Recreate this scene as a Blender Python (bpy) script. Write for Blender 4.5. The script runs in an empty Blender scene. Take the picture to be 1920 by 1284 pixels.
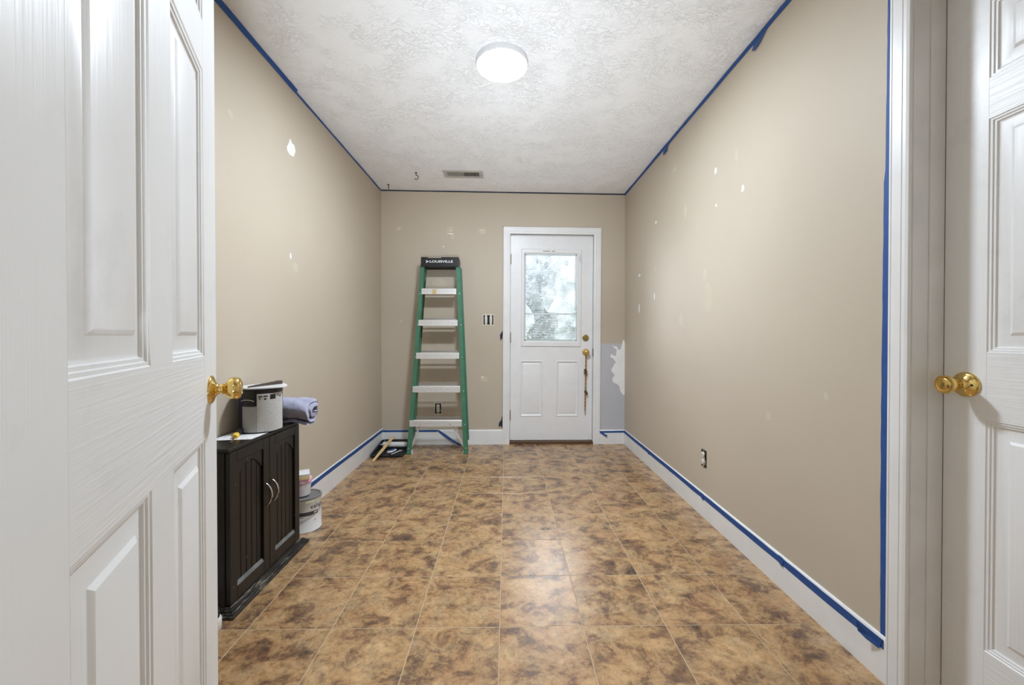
import bpy, math, random
from math import sin, cos, pi, radians, sqrt, atan2
from mathutils import Vector, Matrix, noise

random.seed(7)
sc = bpy.context.scene
COL = sc.collection

# ------------------------------------------------------------------ camera
F_PX, CY, YAW, PITCH, CAM_H = 737.62, 635.51, .0143, .0085, 1.0637
cd = bpy.data.cameras.new('camera')
cam = bpy.data.objects.new('camera', cd)
COL.objects.link(cam)
cd.sensor_fit = 'HORIZONTAL'
cd.sensor_width = 36.0
cd.lens = F_PX / 1920 * 36.0
cd.shift_y = (CY - 642) / 1920
cd.clip_start = .02
cam.location = (0, 0, CAM_H)
cam.rotation_euler = (pi / 2 - PITCH, 0, -YAW)
sc.camera = cam

# ------------------------------------------------------------------ world, lights, exposure
sc.view_settings.view_transform = 'Standard'
sc.view_settings.look = 'None'
sc.view_settings.gamma = 1
sc.view_settings.use_curve_mapping = False
sc.view_settings.exposure = 0.0
sc.cycles.use_denoising = True
sc.cycles.max_bounces = 10
sc.cycles.diffuse_bounces = 7
sc.cycles.sample_clamp_indirect = 6.0
LAMP_STRENGTH = 300
HALL_FILL_POWER = 40
HALL_UPFILL_POWER = 10
SKY_STRENGTH = 13

world = bpy.data.worlds.new('overcast_sky')
sc.world = world
world.use_nodes = True
wn = world.node_tree.nodes
bg = wn['Background']
bg.inputs[0].default_value = (.93, .96, 1.0, 1)
bg.inputs[1].default_value = SKY_STRENGTH


def area(name, loc, rot, size, power, color=(1, 1, 1), shape='DISK', size_y=None):
    l = bpy.data.lights.new(name, 'AREA')
    l.energy = power
    l.color = color
    l.shape = shape
    l.size = size
    if size_y:
        l.size_y = size_y
    o = bpy.data.objects.new(name, l)
    COL.objects.link(o)
    o.location = loc
    o.rotation_euler = rot
    return o


# added unseen fill lights in the hall: one overhead, one aimed at the ceiling
area('hall_fill_overhead', (0, -1.1, 2.38), (0, 0, 0), .5, HALL_FILL_POWER, (.88, .98, 1.1))
up = area('hall_fill_uplight', (0.0, -.30, .45), (radians(127), 0, 0), .3, HALL_UPFILL_POWER, (.88, .98, 1.1))
up.data.spread = radians(58)


# ------------------------------------------------------------------ materials
def srgb(r, g, b):
    f = lambda c: (c / 255 / 12.92) if c / 255 <= .04045 else ((c / 255 + .055) / 1.055) ** 2.4
    return (f(r), f(g), f(b), 1)


class NT:
    """small helper to write node trees"""
    def __init__(s, name):
        s.m = bpy.data.materials.new(name)
        s.m.use_nodes = True
        s.t = s.m.node_tree
        s.b = s.t.nodes['Principled BSDF']

    def n(s, typ, **kw):
        nd = s.t.nodes.new('ShaderNode' + typ)
        for k, v in kw.items():
            if k.startswith('i_'):
                key = k[2:].replace('_', ' ')
                if key.isdigit():
                    nd.inputs[int(key)].default_value = v
                else:
                    nd.inputs[key].default_value = v
            else:
                setattr(nd, k, v)
        return nd

    def l(s, a, ao, b, bi):
        s.t.links.new(a.outputs[ao], b.inputs[bi])

    def ramp(s, stops, interp='LINEAR'):
        r = s.t.nodes.new('ShaderNodeValToRGB')
        r.color_ramp.interpolation = interp
        e = r.color_ramp.elements
        e[0].position, e[0].color = stops[0]
        e[1].position, e[1].color = stops[-1]
        for p, c in stops[1:-1]:
            x = e.new(p)
            x.color = c
        return r


def simple(name, col, rough=.5, metal=0., var=.06, vscale=12., bump=0., bscale=60., spec=.5, coat=0.):
    k = NT(name)
    g = k.n('NewGeometry')
    nz = k.n('TexNoise', i_Scale=vscale, i_Detail=4.)
    k.l(g, 'Position', nz, 'Vector')
    a = tuple(c * (1 - var) for c in col[:3]) + (1,)
    b = tuple(min(1, c * (1 + var)) for c in col[:3]) + (1,)
    r = k.ramp([(.3, a), (.7, b)])
    k.l(nz, 'Fac', r, 'Fac')
    k.l(r, 'Color', k.b, 'Base Color')
    k.b.inputs['Roughness'].default_value = rough
    k.b.inputs['Metallic'].default_value = metal
    k.b.inputs['Specular IOR Level'].default_value = spec
    k.b.inputs['Coat Weight'].default_value = coat
    if bump:
        n2 = k.n('TexNoise', i_Scale=bscale, i_Detail=4.)
        k.l(g, 'Position', n2, 'Vector')
        bp = k.n('Bump', i_Strength=bump, i_Distance=.002)
        k.l(n2, 'Fac', bp, 'Height')
        k.l(bp, 'Normal', k.b, 'Normal')
    return k.m


def wall_paint(name, col):
    k = NT(name)
    g = k.n('NewGeometry')
    n1 = k.n('TexNoise', i_Scale=1.4, i_Detail=3.)
    k.l(g, 'Position', n1, 'Vector')
    r = k.ramp([(.3, tuple(c * .965 for c in col[:3]) + (1,)), (.7, tuple(c * 1.03 for c in col[:3]) + (1,))])
    k.l(n1, 'Fac', r, 'Fac')
    # thin dark scuffs
    mp = k.n('Mapping', i_Scale=(9, 9, 3))
    k.l(g, 'Position', mp, 'Vector')
    n3 = k.n('TexNoise', i_Scale=3.2, i_Detail=7., i_Roughness=.75, i_Distortion=1.2)
    k.l(mp, 'Vector', n3, 'Vector')
    r3 = k.ramp([(.0, (0, 0, 0, 1)), (.70, (0, 0, 0, 1)), (.80, (.35, .35, .35, 1))])
    k.l(n3, 'Fac', r3, 'Fac')
    mx = k.n('MixRGB', blend_type='MIX', i_Color2=tuple(c * .72 for c in col[:3]) + (1,))
    k.l(r3, 'Color', mx, 'Fac')
    k.l(r, 'Color', mx, 'Color1')
    k.l(mx, 'Color', k.b, 'Base Color')
    k.b.inputs['Roughness'].default_value = .55
    k.b.inputs['Specular IOR Level'].default_value = .35
    n2 = k.n('TexNoise', i_Scale=260., i_Detail=3.)
    k.l(g, 'Position', n2, 'Vector')
    n4 = k.n('TexNoise', i_Scale=18., i_Detail=3.)
    k.l(g, 'Position', n4, 'Vector')
    ad = k.n('Math', operation='MULTIPLY_ADD', i_1=3.0)
    k.l(n4, 'Fac', ad, 0)
    k.l(n2, 'Fac', ad, 2)
    bp = k.n('Bump', i_Strength=.25, i_Distance=.0006)
    k.l(ad, 'Value', bp, 'Height')
    k.l(bp, 'Normal', k.b, 'Normal')
    return k.m


def ceiling_mat():
    """stomped (crow's foot) ceiling texture: relief only"""
    k = NT('stomped_ceiling')
    g = k.n('NewGeometry')
    w = k.n('TexNoise', i_Scale=6., i_Detail=3.)
    k.l(g, 'Position', w, 'Vector')
    sub = k.n('VectorMath', operation='SUBTRACT', i_1=(.5, .5, .5))
    k.l(w, 'Color', sub, 0)
    scl = k.n('VectorMath', operation='SCALE', i_Scale=.16)
    k.l(sub, 'Vector', scl, 0)
    add = k.n('VectorMath', operation='ADD')
    k.l(g, 'Position', add, 0)
    k.l(scl, 'Vector', add, 1)
    mp = k.n('Mapping', i_Scale=(1.0, 1.5, 1))
    k.l(add, 'Vector', mp, 'Vector')
    n1 = k.n('TexNoise', i_Scale=34., i_Detail=2.5, i_Roughness=.5, i_Distortion=.8)
    k.l(mp, 'Vector', n1, 'Vector')
    # ridged: 1-|2n-1|
    m1 = k.n('Math', operation='MULTIPLY_ADD', i_1=2., i_2=-1.)
    k.l(n1, 'Fac', m1, 0)
    ab = k.n('Math', operation='ABSOLUTE')
    k.l(m1, 'Value', ab, 0)
    r1 = k.ramp([(.0, (1, 1, 1, 1)), (.045, (.55, .55, .55, 1)), (.12, (0, 0, 0, 1))])
    k.l(ab, 'Value', r1, 'Fac')
    msk = k.n('TexNoise', i_Scale=7.5, i_Detail=3.)
    k.l(g, 'Position', msk, 'Vector')
    rm = k.ramp([(.38, (0.15, 0.15, 0.15, 1)), (.58, (1, 1, 1, 1))])
    k.l(msk, 'Fac', rm, 'Fac')
    mu = k.n('Math', operation='MULTIPLY')
    k.l(r1, 'Color', mu, 0)
    k.l(rm, 'Color', mu, 1)
    fine = k.n('TexNoise', i_Scale=70., i_Detail=3.)
    k.l(g, 'Position', fine, 'Vector')
    m3 = k.n('Math', operation='MULTIPLY_ADD', i_1=.25)
    k.l(fine, 'Fac', m3, 0)
    k.l(mu, 'Value', m3, 2)
    bp = k.n('Bump', i_Strength=.62, i_Distance=.004)
    k.l(m3, 'Value', bp, 'Height')
    k.l(bp, 'Normal', k.b, 'Normal')
    k.b.inputs['Base Color'].default_value = (.88, .88, .88, 1)
    k.b.inputs['Roughness'].default_value = .8
    k.b.inputs['Specular IOR Level'].default_value = .2
    return k.m


def tile_mat():
    k = NT('mottled_brown_tile')
    tc = k.n('TexCoord')
    oi = k.n('ObjectInfo')
    mw = k.n('Math', operation='MULTIPLY', i_1=37.)
    k.l(oi, 'Random', mw, 0)
    mp = k.n('Mapping', i_Scale=(1.0, 1.25, 1))
    k.l(tc, 'Object', mp, 'Vector')
    big = k.n('TexNoise', noise_dimensions='4D', i_Scale=9.5, i_Detail=9., i_Roughness=.72, i_Distortion=.5)
    k.l(mp, 'Vector', big, 'Vector')
    k.l(mw, 'Value', big, 'W')
    r = k.ramp([(.34, srgb(84, 68, 60)), (.43, srgb(128, 102, 78)), (.49, srgb(166, 138, 102)),
                (.57, srgb(186, 158, 118)), (.68, srgb(202, 178, 140))])
    k.l(big, 'Fac', r, 'Fac')
    # orange rust zones and grey violet zones
    m2 = k.n('Math', operation='ADD', i_1=11.)
    k.l(mw, 'Value', m2, 0)
    zn = k.n('TexNoise', noise_dimensions='4D', i_Scale=9., i_Detail=5., i_Roughness=.6, i_Distortion=.8)
    k.l(tc, 'Object', zn, 'Vector')
    k.l(m2, 'Value', zn, 'W')
    r2 = k.ramp([(.38, srgb(126, 112, 108)), (.46, srgb(170, 150, 125)), (.54, srgb(165, 134, 92)), (.64, srgb(160, 112, 64))])
    k.l(zn, 'Fac', r2, 'Fac')
    mx = k.n('MixRGB', blend_type='OVERLAY', i_Fac=.40)
    k.l(r, 'Color', mx, 'Color1')
    k.l(r2, 'Color', mx, 'Color2')
    # fine grain and thin dark veins
    fn = k.n('TexNoise', noise_dimensions='4D', i_Scale=48., i_Detail=6., i_Roughness=.75, i_Distortion=.6)
    k.l(tc, 'Object', fn, 'Vector')
    k.l(mw, 'Value', fn, 'W')
    r3 = k.ramp([(.34, (.55, .52, .50, 1)), (.5, (1, 1, 1, 1)), (.7, (1.15, 1.13, 1.1, 1))])
    k.l(fn, 'Fac', r3, 'Fac')
    m3 = k.n('MixRGB', blend_type='MULTIPLY', i_Fac=1.0)
    k.l(mx, 'Color', m3, 'Color1')
    k.l(r3, 'Color', m3, 'Color2')
    vn = k.n('TexNoise', noise_dimensions='4D', i_Scale=11., i_Detail=4., i_Distortion=1.6)
    k.l(tc, 'Object', vn, 'Vector')
    k.l(m2, 'Value', vn, 'W')
    a1 = k.n('Math', operation='MULTIPLY_ADD', i_1=2., i_2=-1.)
    k.l(vn, 'Fac', a1, 0)
    a2 = k.n('Math', operation='ABSOLUTE')
    k.l(a1, 'Value', a2, 0)
    r4 = k.ramp([(.0, (.62, .58, .55, 1)), (.015, (1, 1, 1, 1))])
    k.l(a2, 'Value', r4, 'Fac')
    m4 = k.n('MixRGB', blend_type='MULTIPLY', i_Fac=.6)
    k.l(m3, 'Color', m4, 'Color1')
    k.l(r4, 'Color', m4, 'Color2')
    k.l(m4, 'Color', k.b, 'Base Color')
    k.b.inputs['Roughness'].default_value = .27
    k.b.inputs['Specular IOR Level'].default_value = .9
    bp = k.n('Bump', i_Strength=.22, i_Distance=.0012)
    k.l(fn, 'Fac', bp, 'Height')
    k.l(bp, 'Normal', k.b, 'Normal')
    return k.m


def door_mat(name, vert=True):
    """white door skin with embossed wood grain along z (vert) or along x"""
    k = NT(name)
    tc = k.n('TexCoord')
    mp = k.n('Mapping')
    mp.inputs['Scale'].default_value = (70, 70, 2.2) if vert else (2.2, 70, 90)
    k.l(tc, 'Object', mp, 'Vector')
    n1 = k.n('TexNoise', i_Scale=1.6, i_Detail=3., i_Distortion=.7)
    k.l(mp, 'Vector', n1, 'Vector')
    bp = k.n('Bump', i_Strength=.35 if vert else .8, i_Distance=.0013)
    k.l(n1, 'Fac', bp, 'Height')
    k.l(bp, 'Normal', k.b, 'Normal')
    n2 = k.n('TexNoise', i_Scale=4., i_Detail=6., i_Roughness=.7)
    k.l(tc, 'Object', n2, 'Vector')
    r = k.ramp([(.25, (.70, .70, .69, 1)), (.45, (.79, .79, .78, 1)), (.7, (.80, .80, .79, 1))])
    k.l(n2, 'Fac', r, 'Fac')
    k.l(r, 'Color', k.b, 'Base Color')
    k.b.inputs['Roughness'].default_value = .38
    return k.m


def emis(name, col, strength):
    k = NT(name)
    k.b.inputs['Base Color'].default_value = (.5, .5, .5, 1)
    k.b.inputs['Emission Color'].default_value = col
    k.b.inputs['Emission Strength'].default_value = strength
    return k.m


def glass_mat():
    k = NT('window_glass')
    t = k.t
    t.nodes.remove(k.b)
    out = t.nodes['Material Output']
    tr = k.n('BsdfTransparent')
    tr.inputs[0].default_value = (.95, .95, .95, 1)
    gl = k.n('BsdfGlossy')
    gl.inputs['Roughness'].default_value = .02
    fr = k.n('Fresnel', i_IOR=1.45)
    mx = k.n('MixShader')
    k.l(fr, 0, mx, 0)
    k.l(tr, 0, mx, 1)
    k.l(gl, 0, mx, 2)
    t.links.new(mx.outputs[0], out.inputs[0])
    return k.m


def vinyl_mat():
    k = NT('translucent_white_vinyl')
    out = k.t.nodes['Material Output']
    k.b.inputs['Base Color'].default_value = (.85, .86, .87, 1)
    tl = k.n('BsdfTranslucent')
    tl.inputs[0].default_value = (.85, .88, .9, 1)
    mx = k.n('MixShader')
    mx.inputs[0].default_value = .4
    k.l(k.b, 0, mx, 1)
    k.l(tl, 0, mx, 2)
    k.t.links.new(mx.outputs[0], out.inputs[0])
    return k.m


def cabinet_mat():
    k = NT('espresso_painted_wood')
    g = k.n('NewGeometry')
    n1 = k.n('TexNoise', i_Scale=6., i_Detail=5.)
    k.l(g, 'Position', n1, 'Vector')
    r = k.ramp([(.3, srgb(16, 14, 13)), (.7, srgb(25, 22, 20))])
    k.l(n1, 'Fac', r, 'Fac')
    n2 = k.n('TexNoise', i_Scale=75., i_Detail=2.)
    k.l(g, 'Position', n2, 'Vector')
    r2 = k.ramp([(.0, (0, 0, 0, 1)), (.735, (0, 0, 0, 1)), (.77, (1, 1, 1, 1))])
    k.l(n2, 'Fac', r2, 'Fac')
    mx = k.n('MixRGB')
    mx.inputs['Color2'].default_value = srgb(120, 110, 98)
    k.l(r2, 'Color', mx, 'Fac')
    k.l(r, 'Color', mx, 'Color1')
    k.l(mx, 'Color', k.b, 'Base Color')
    k.b.inputs['Roughness'].default_value = .36
    mp = k.n('Mapping', i_Scale=(40, 40, 4))
    k.l(g, 'Position', mp, 'Vector')
    n3 = k.n('TexNoise', i_Scale=3., i_Detail=4.)
    k.l(mp, 'Vector', n3, 'Vector')
    bp = k.n('Bump', i_Strength=.2, i_Distance=.001)
    k.l(n3, 'Fac', bp, 'Height')
    k.l(bp, 'Normal', k.b, 'Normal')
    return k.m


def worn_mat():
    k = NT('chipped_espresso_edge')
    g = k.n('NewGeometry')
    mp = k.n('Mapping', i_Scale=(30, 5, 30))
    k.l(g, 'Position', mp, 'Vector')
    n1 = k.n('TexNoise', i_Scale=2.2, i_Detail=6., i_Roughness=.7)
    k.l(mp, 'Vector', n1, 'Vector')
    r = k.ramp([(.44, srgb(34, 30, 28)), (.56, srgb(60, 58, 54)), (.64, srgb(150, 140, 122))])
    k.l(n1, 'Fac', r, 'Fac')
    k.l(r, 'Color', k.b, 'Base Color')
    k.b.inputs['Roughness'].default_value = .55
    return k.m


def print_mat(name, base, ink, sx, sz, thr=.5):
    """rows of unreadable fine print, laid out by UV"""
    k = NT(name)
    tc = k.n('TexCoord')
    mp = k.n('Mapping', i_Scale=(sx, sz, 1))
    k.l(tc, 'UV', mp, 'Vector')
    sp = k.n('SeparateXYZ')
    k.l(mp, 'Vector', sp, 'Vector')
    fy = k.n('Math', operation='FRACT')
    k.l(sp, 'Y', fy, 0)
    row = k.n('Math', operation='GREATER_THAN', i_1=.5)
    k.l(fy, 'Value', row, 0)
    n1 = k.n('TexNoise', i_Scale=1., i_Detail=2.)
    m2 = k.n('Mapping', i_Scale=(1, .37, 1))
    k.l(mp, 'Vector', m2, 'Vector')
    k.l(m2, 'Vector', n1, 'Vector')
    gt = k.n('Math', operation='GREATER_THAN', i_1=thr)
    k.l(n1, 'Fac', gt, 0)
    mu = k.n('Math', operation='MULTIPLY')
    k.l(row, 'Value', mu, 0)
    k.l(gt, 'Value', mu, 1)
    mx = k.n('MixRGB')
    mx.inputs['Color1'].default_value = base
    mx.inputs['Color2'].default_value = ink
    k.l(mu, 'Value', mx, 'Fac')
    k.l(mx, 'Color', k.b, 'Base Color')
    k.b.inputs['Roughness'].default_value = .45
    return k.m


WALL_RGB = srgb(190, 178, 160)
M = dict(
    wall=wall_paint('beige_wall_paint', WALL_RGB),
    hallwall=simple('hall_paint', srgb(214, 208, 198), .6, var=.02),
    ceil=ceiling_mat(),
    ceil_plain=simple('flat_ceiling_paint', (.8, .8, .8, 1), .8, var=.02),
    tile=tile_mat(),
    grout=simple('sandy_grout', srgb(180, 158, 128), .85, var=.08, vscale=30),
    trim=simple('white_trim_paint', (.78, .78, .77, 1), .36, var=.03, vscale=9, bump=.1, bscale=25),
    jamb=simple('scuffed_jamb_paint', (.76, .75, .73, 1), .4, var=.07, vscale=7, bump=.1, bscale=25),
    doorv=door_mat('door_grain_upright', True),
    doorh=door_mat('door_grain_level', False),
    steel=simple('smooth_white_door_paint', (.78, .78, .78, 1), .33, var=.02),
    brass=simple('polished_brass', srgb(226, 194, 120), .13, 1., var=.05),
    oldbrass=simple('dull_brass', srgb(170, 148, 96), .32, 1., var=.12, vscale=60),
    hinge=simple('hinge_metal', srgb(120, 112, 98), .4, 1., var=.1),
    chrome=simple('brushed_chrome', srgb(200, 198, 194), .22, 1.),
    alum=simple('brushed_aluminium', srgb(214, 212, 208), .42, .55, var=.05, vscale=40),
    alum_dark=simple('dull_aluminium', srgb(150, 146, 140), .5, .7, var=.08),
    green=simple('green_fibreglass', srgb(62, 114, 87), .42, var=.12, vscale=22, bump=.1, bscale=90),
    black=simple('black_plastic', srgb(26, 26, 28), .35, var=.1),
    blackm=simple('matt_black', srgb(14, 14, 14), .7, var=.1),
    white=simple('white_print', (.82, .82, .82, 1), .5, var=.0),
    tape_shaded=simple('shaded_blue_tape', srgb(30, 36, 58), .6, var=.15, vscale=40),  # blue tape with the end wall's shade put into its colour
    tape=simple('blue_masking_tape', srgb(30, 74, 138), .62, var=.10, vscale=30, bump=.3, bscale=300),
    spackle=simple('white_spackle', (.84, .84, .82, 1), .8, var=.03, bump=.4, bscale=60),
    faint=simple('sanded_spackle', srgb(197, 186, 166), .8, var=.03),
    faint_back=simple('thin_spackle', srgb(200, 188, 167), .8, var=.05),
    primer=simple('grey_primer', srgb(186, 187, 192), .6, var=.015),
    lamp=emis('lamp_diffuser_glow', (.86, .965, 1.09, 1), LAMP_STRENGTH),
    vinyl=vinyl_mat(),
    lamp_rim=emis('lamp_rim_glow', (1, .985, .95, 1), .08),
    vent=simple('vent_enamel', srgb(188, 184, 176), .45, var=.05),
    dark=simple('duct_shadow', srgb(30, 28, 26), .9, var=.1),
    cab=cabinet_mat(), worn=worn_mat(),
    cabpanel=cabinet_mat(), worn_glint=simple('rubbed_glint_lip', srgb(104, 106, 104), .4, var=.3, vscale=30),
    paper=print_mat('printed_paper', (.80, .80, .80, 1), (.45, .46, .5, 1), 9, 9, .56),
    label=print_mat('fine_print_label', srgb(200, 200, 197), srgb(150, 150, 148), 110, 44, .46),
    label_grey=print_mat('grey_print_label', srgb(172, 172, 170), srgb(132, 132, 131), 64, 30, .44),
    navy=simple('navy_label', srgb(18, 24, 52), .4),
    canwhite=simple('white_can_label', (.74, .74, .735, 1), .3, var=.02),
    canmetal=simple('can_rim_metal', srgb(128, 128, 128), .35, .9, var=.1),
    canlid=simple('grey_can_lid', srgb(132, 132, 130), .45, .3, var=.08),
    greyband=simple('charcoal_band', srgb(70, 70, 72), .4),
    greentint=simple('lime_sticker', srgb(216, 218, 180), .5),
    tub=simple('translucent_white_tub', srgb(205, 200, 200), .35),
    pink=simple('pink_plastic_lid', srgb(226, 178, 206), .4),
    yellow=simple('yellow_foam', srgb(224, 204, 150), .8, var=.08),
    towel=simple('lavender_terry', srgb(164, 165, 184), .95, var=.16, vscale=160, bump=1., bscale=260, spec=.1),
    screw_y=simple('amber_plastic', srgb(226, 190, 72), .3),
    wood=simple('pale_stirring_wood', srgb(214, 184, 130), .65, var=.12, vscale=30),
    roller=simple('white_roller_nap', srgb(220, 219, 216), .9, var=.05, bump=.6, bscale=220),
    blue=simple('blue_rubber', srgb(36, 76, 140), .45),
    rope=simple('rust_brown_cord', srgb(158, 108, 52), .8, var=.2, vscale=120),
    bell=simple('tarnished_bell', srgb(112, 98, 74), .35, 1., var=.2, vscale=120),
    crust=simple('paint_crust', srgb(70, 62, 52), .8, var=.9, vscale=240, bump=.8, bscale=200),
    glass=glass_mat(),
    blind=simple('white_blind_slat', (.80, .82, .84, 1), .5, var=.02),
    thresh=simple('dark_threshold', srgb(86, 62, 44), .5, var=.2, vscale=40),
    amber=simple('tan_sticker', srgb(200, 168, 112), .6, var=.15, vscale=200),
    outlet=simple('ivory_receptacle', srgb(214, 210, 200), .4, var=.05),
    mud=simple('raw_gypsum_edge', srgb(206, 200, 184), .85, var=.12, vscale=80),
    leaf=simple('tree_leaves', srgb(116, 124, 128), .9, var=.35, vscale=3),
    bark=simple('tree_bark', srgb(96, 84, 72), .9, var=.2),
    lawn=simple('lawn_grass', srgb(110, 126, 84), .9, var=.2),
)


# ------------------------------------------------------------------ mesh building
class MB:
    def __init__(s):
        s.v, s.f, s.uv = [], [], {}

    def add(s, verts, faces, mtx=None):
        b = len(s.v)
        for p in verts:
            p = Vector(p)
            s.v.append(mtx @ p if mtx else p)
        s.f += [tuple(b + i for i in q) for q in faces]
        return s

    def box(s, x0, x1, y0, y1, z0, z1, mtx=None):
        v = [(x, y, z) for z in (z0, z1) for y in (y0, y1) for x in (x0, x1)]
        return s.add(v, [(0, 2, 3, 1), (4, 5, 7, 6), (0, 1, 5, 4), (2, 6, 7, 3), (0, 4, 6, 2), (1, 3, 7, 5)], mtx)

    def prism(s, prof, a, b, mtx=None, axis='Z', shear=None):
        """prof: list of 2-D points; extruded from a to b. shear: function(t)-> (dx,dy)"""
        n = len(prof)
        v = []
        for t in (a, b):
            for (p, q) in prof:
                if shear:
                    d = shear(t)
                    p, q = p + d[0], q + d[1]
                v.append({'Z': (p, q, t), 'Y': (p, t, q), 'X': (t, p, q)}[axis])
        f = [tuple(range(n))[::-1], tuple(range(n, 2 * n))]
        f += [(i, (i + 1) % n, n + (i + 1) % n, n + i) for i in range(n)]
        return s.add(v, f, mtx)

    def lathe(s, prof, n=32, mtx=None, cap=True):
        """prof: (r, z) from bottom to top about local z"""
        v, f = [], []
        for r, z in prof:
            for i in range(n):
                a = 2 * pi * i / n
                v.append((r * cos(a), r * sin(a), z))
        for j in range(len(prof) - 1):
            for i in range(n):
                k = (i + 1) % n
                f.append((j * n + i, j * n + k, (j + 1) * n + k, (j + 1) * n + i))
        if cap:
            f.append(tuple(range(n))[::-1])
            f.append(tuple(range((len(prof) - 1) * n, len(prof) * n)))
        return s.add(v, f, mtx)

    def tube(s, pts, r, n=8, mtx=None):
        pts = [Vector(p) for p in pts]
        v, f = [], []
        up = Vector((0, 0, 1))
        for i, p in enumerate(pts):
            d = (pts[min(i + 1, len(pts) - 1)] - pts[max(i - 1, 0)]).normalized()
            u = up if abs(d.dot(up)) < .95 else Vector((1, 0, 0))
            a = d.cross(u).normalized()
            b = d.cross(a).normalized()
            rr = r[i] if isinstance(r, (list, tuple)) else r
            for k in range(n):
                t = 2 * pi * k / n
                v.append(p + a * (rr * cos(t)) + b * (rr * sin(t)))
        for i in range(len(pts) - 1):
            for k in range(n):
                q = (k + 1) % n
                f.append((i * n + k, i * n + q, (i + 1) * n + q, (i + 1) * n + k))
        f.append(tuple(range(n)))
        f.append(tuple(range((len(pts) - 1) * n, len(pts) * n))[::-1])
        return s.add(v, f, mtx)

    def move(s, fn):
        s.v = [Vector(fn(p)) for p in s.v]
        return s

    def build(s, name, mat, parent=None, loc=(0, 0, 0), smooth=None, bevel=0., segs=2):
        me = bpy.data.meshes.new(name)
        me.from_pydata([tuple(p) for p in s.v], [], s.f)
        me.materials.append(mat)
        import bmesh
        bm = bmesh.new()
        bm.from_mesh(me)
        bmesh.ops.recalc_face_normals(bm, faces=bm.faces)
        if bevel:
            es = [e for e in bm.edges if len(e.link_faces) == 2 and e.calc_face_angle(0) > .6]
            bmesh.ops.bevel(bm, geom=es, offset=bevel, segments=segs, affect='EDGES', profile=.6)
        bm.to_mesh(me)
        bm.free()
        if smooth is not None:
            me.polygons.foreach_set('use_smooth', [True] * len(me.polygons))
            me.set_sharp_from_angle(angle=radians(smooth))
        o = bpy.data.objects.new(name, me)
        COL.objects.link(o)
        o.location = loc
        if parent:
            o.parent = parent
        return o


def empty(name, loc=(0, 0, 0), rot=(0, 0, 0)):
    o = bpy.data.objects.new(name, None)
    COL.objects.link(o)
    o.location = loc
    o.rotation_euler = rot
    o.empty_display_size = .1
    return o


def tag(o, label=None, cat=None, group=None, kind=None):
    if label:
        o['label'] = label
    if cat:
        o['category'] = cat
    if group:
        o['group'] = group
    if kind:
        o['kind'] = kind
    return o


def text_mesh(name, body, size, mat, parent, loc, rot, extrude=.0004, fit=None, bold=0., curve=None, sx=1.):
    """flat lettering; fit = width it must span; curve = radius of the can it wraps"""
    c = bpy.data.curves.new(name, 'FONT')
    c.body = body
    c.size = size
    c.extrude = 0
    c.offset = bold
    c.align_x = 'CENTER'
    c.align_y = 'CENTER'
    t = bpy.data.objects.new(name, c)
    COL.objects.link(t)
    bpy.context.view_layer.update()
    dg = bpy.context.evaluated_depsgraph_get()
    me = bpy.data.meshes.new_from_object(t.evaluated_get(dg))
    bpy.data.objects.remove(t)
    xs = [v.co.x for v in me.vertices]
    k = fit / (max(xs) - min(xs)) if fit else 1.
    for v in me.vertices:
        x, y = v.co.x * k * sx, v.co.y
        if curve:
            a = x / curve
            v.co = (curve * sin(a), y, curve * cos(a) - curve)
        else:
            v.co = (x, y, 0)
    me.materials.clear()
    me.materials.append(mat)
    o = bpy.data.objects.new(name, me)
    COL.objects.link(o)
    o.parent = parent
    o.location = loc
    o.rotation_euler = rot
    return o


# ------------------------------------------------------------------ room dimensions
XL, XR, YB, YF = -1.217, 1.163, 3.8506, .26
ZL, ZR = 2.482, 2.454
TOP = 2.54


def zc(x):
    return ZL + (ZR - ZL) * (x - XL) / (XR - XL)


# ------------------------------------------------------------------ floor with tiles
T = .3048
G = .0030
TX0, TY0 = -.0246, 1.4293
TH = .0012
fl = MB().box(XL - .12, XR + .125, YF - .12, YB + .12, -.06, -TH + .0003)
floor = tag(fl.build('floor', M['grout']), 'mottled brown square floor tiles with sandy grout lines', kind='structure')
tmpl = None


def tile_mesh(w, d):
    c = .0006
    m = MB()
    x, y = w / 2, d / 2
    v = [(-x, -y, -TH), (x, -y, -TH), (x, y, -TH), (-x, y, -TH),
         (-x, -y, -c), (x, -y, -c), (x, y, -c), (-x, y, -c),
         (-x + c, -y + c, 0), (x - c, -y + c, 0), (x - c, y - c, 0), (-x + c, y - c, 0)]
    f = [(8, 9, 10, 11)]
    for k in range(4):
        q = (k + 1) % 4
        f += [(k, q, 4 + q, 4 + k), (4 + k, 4 + q, 8 + q, 8 + k)]
    f.append((3, 2, 1, 0))
    return m.add(v, f)


cells = {}
for i in range(-5, 5):
    for j in range(-5, 9):
        x0, x1 = max(TX0 + i * T + G / 2, XL), min(TX0 + (i + 1) * T - G / 2, XR)
        y0, y1 = max(TY0 + j * T + G / 2, YF - .12), min(TY0 + (j + 1) * T - G / 2, YB + .0)
        if x1 - x0 < .01 or y1 - y0 < .01:
            continue
        key = (round(x1 - x0, 4), round(y1 - y0, 4))
        if key in cells:
            o = cells[key].copy()
            COL.objects.link(o)
            o.parent = floor
        else:
            o = tile_mesh(*key).build('tile', M['tile'], floor)
            cells[key] = o
        o.location = ((x0 + x1) / 2, (y0 + y1) / 2, 0)

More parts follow.
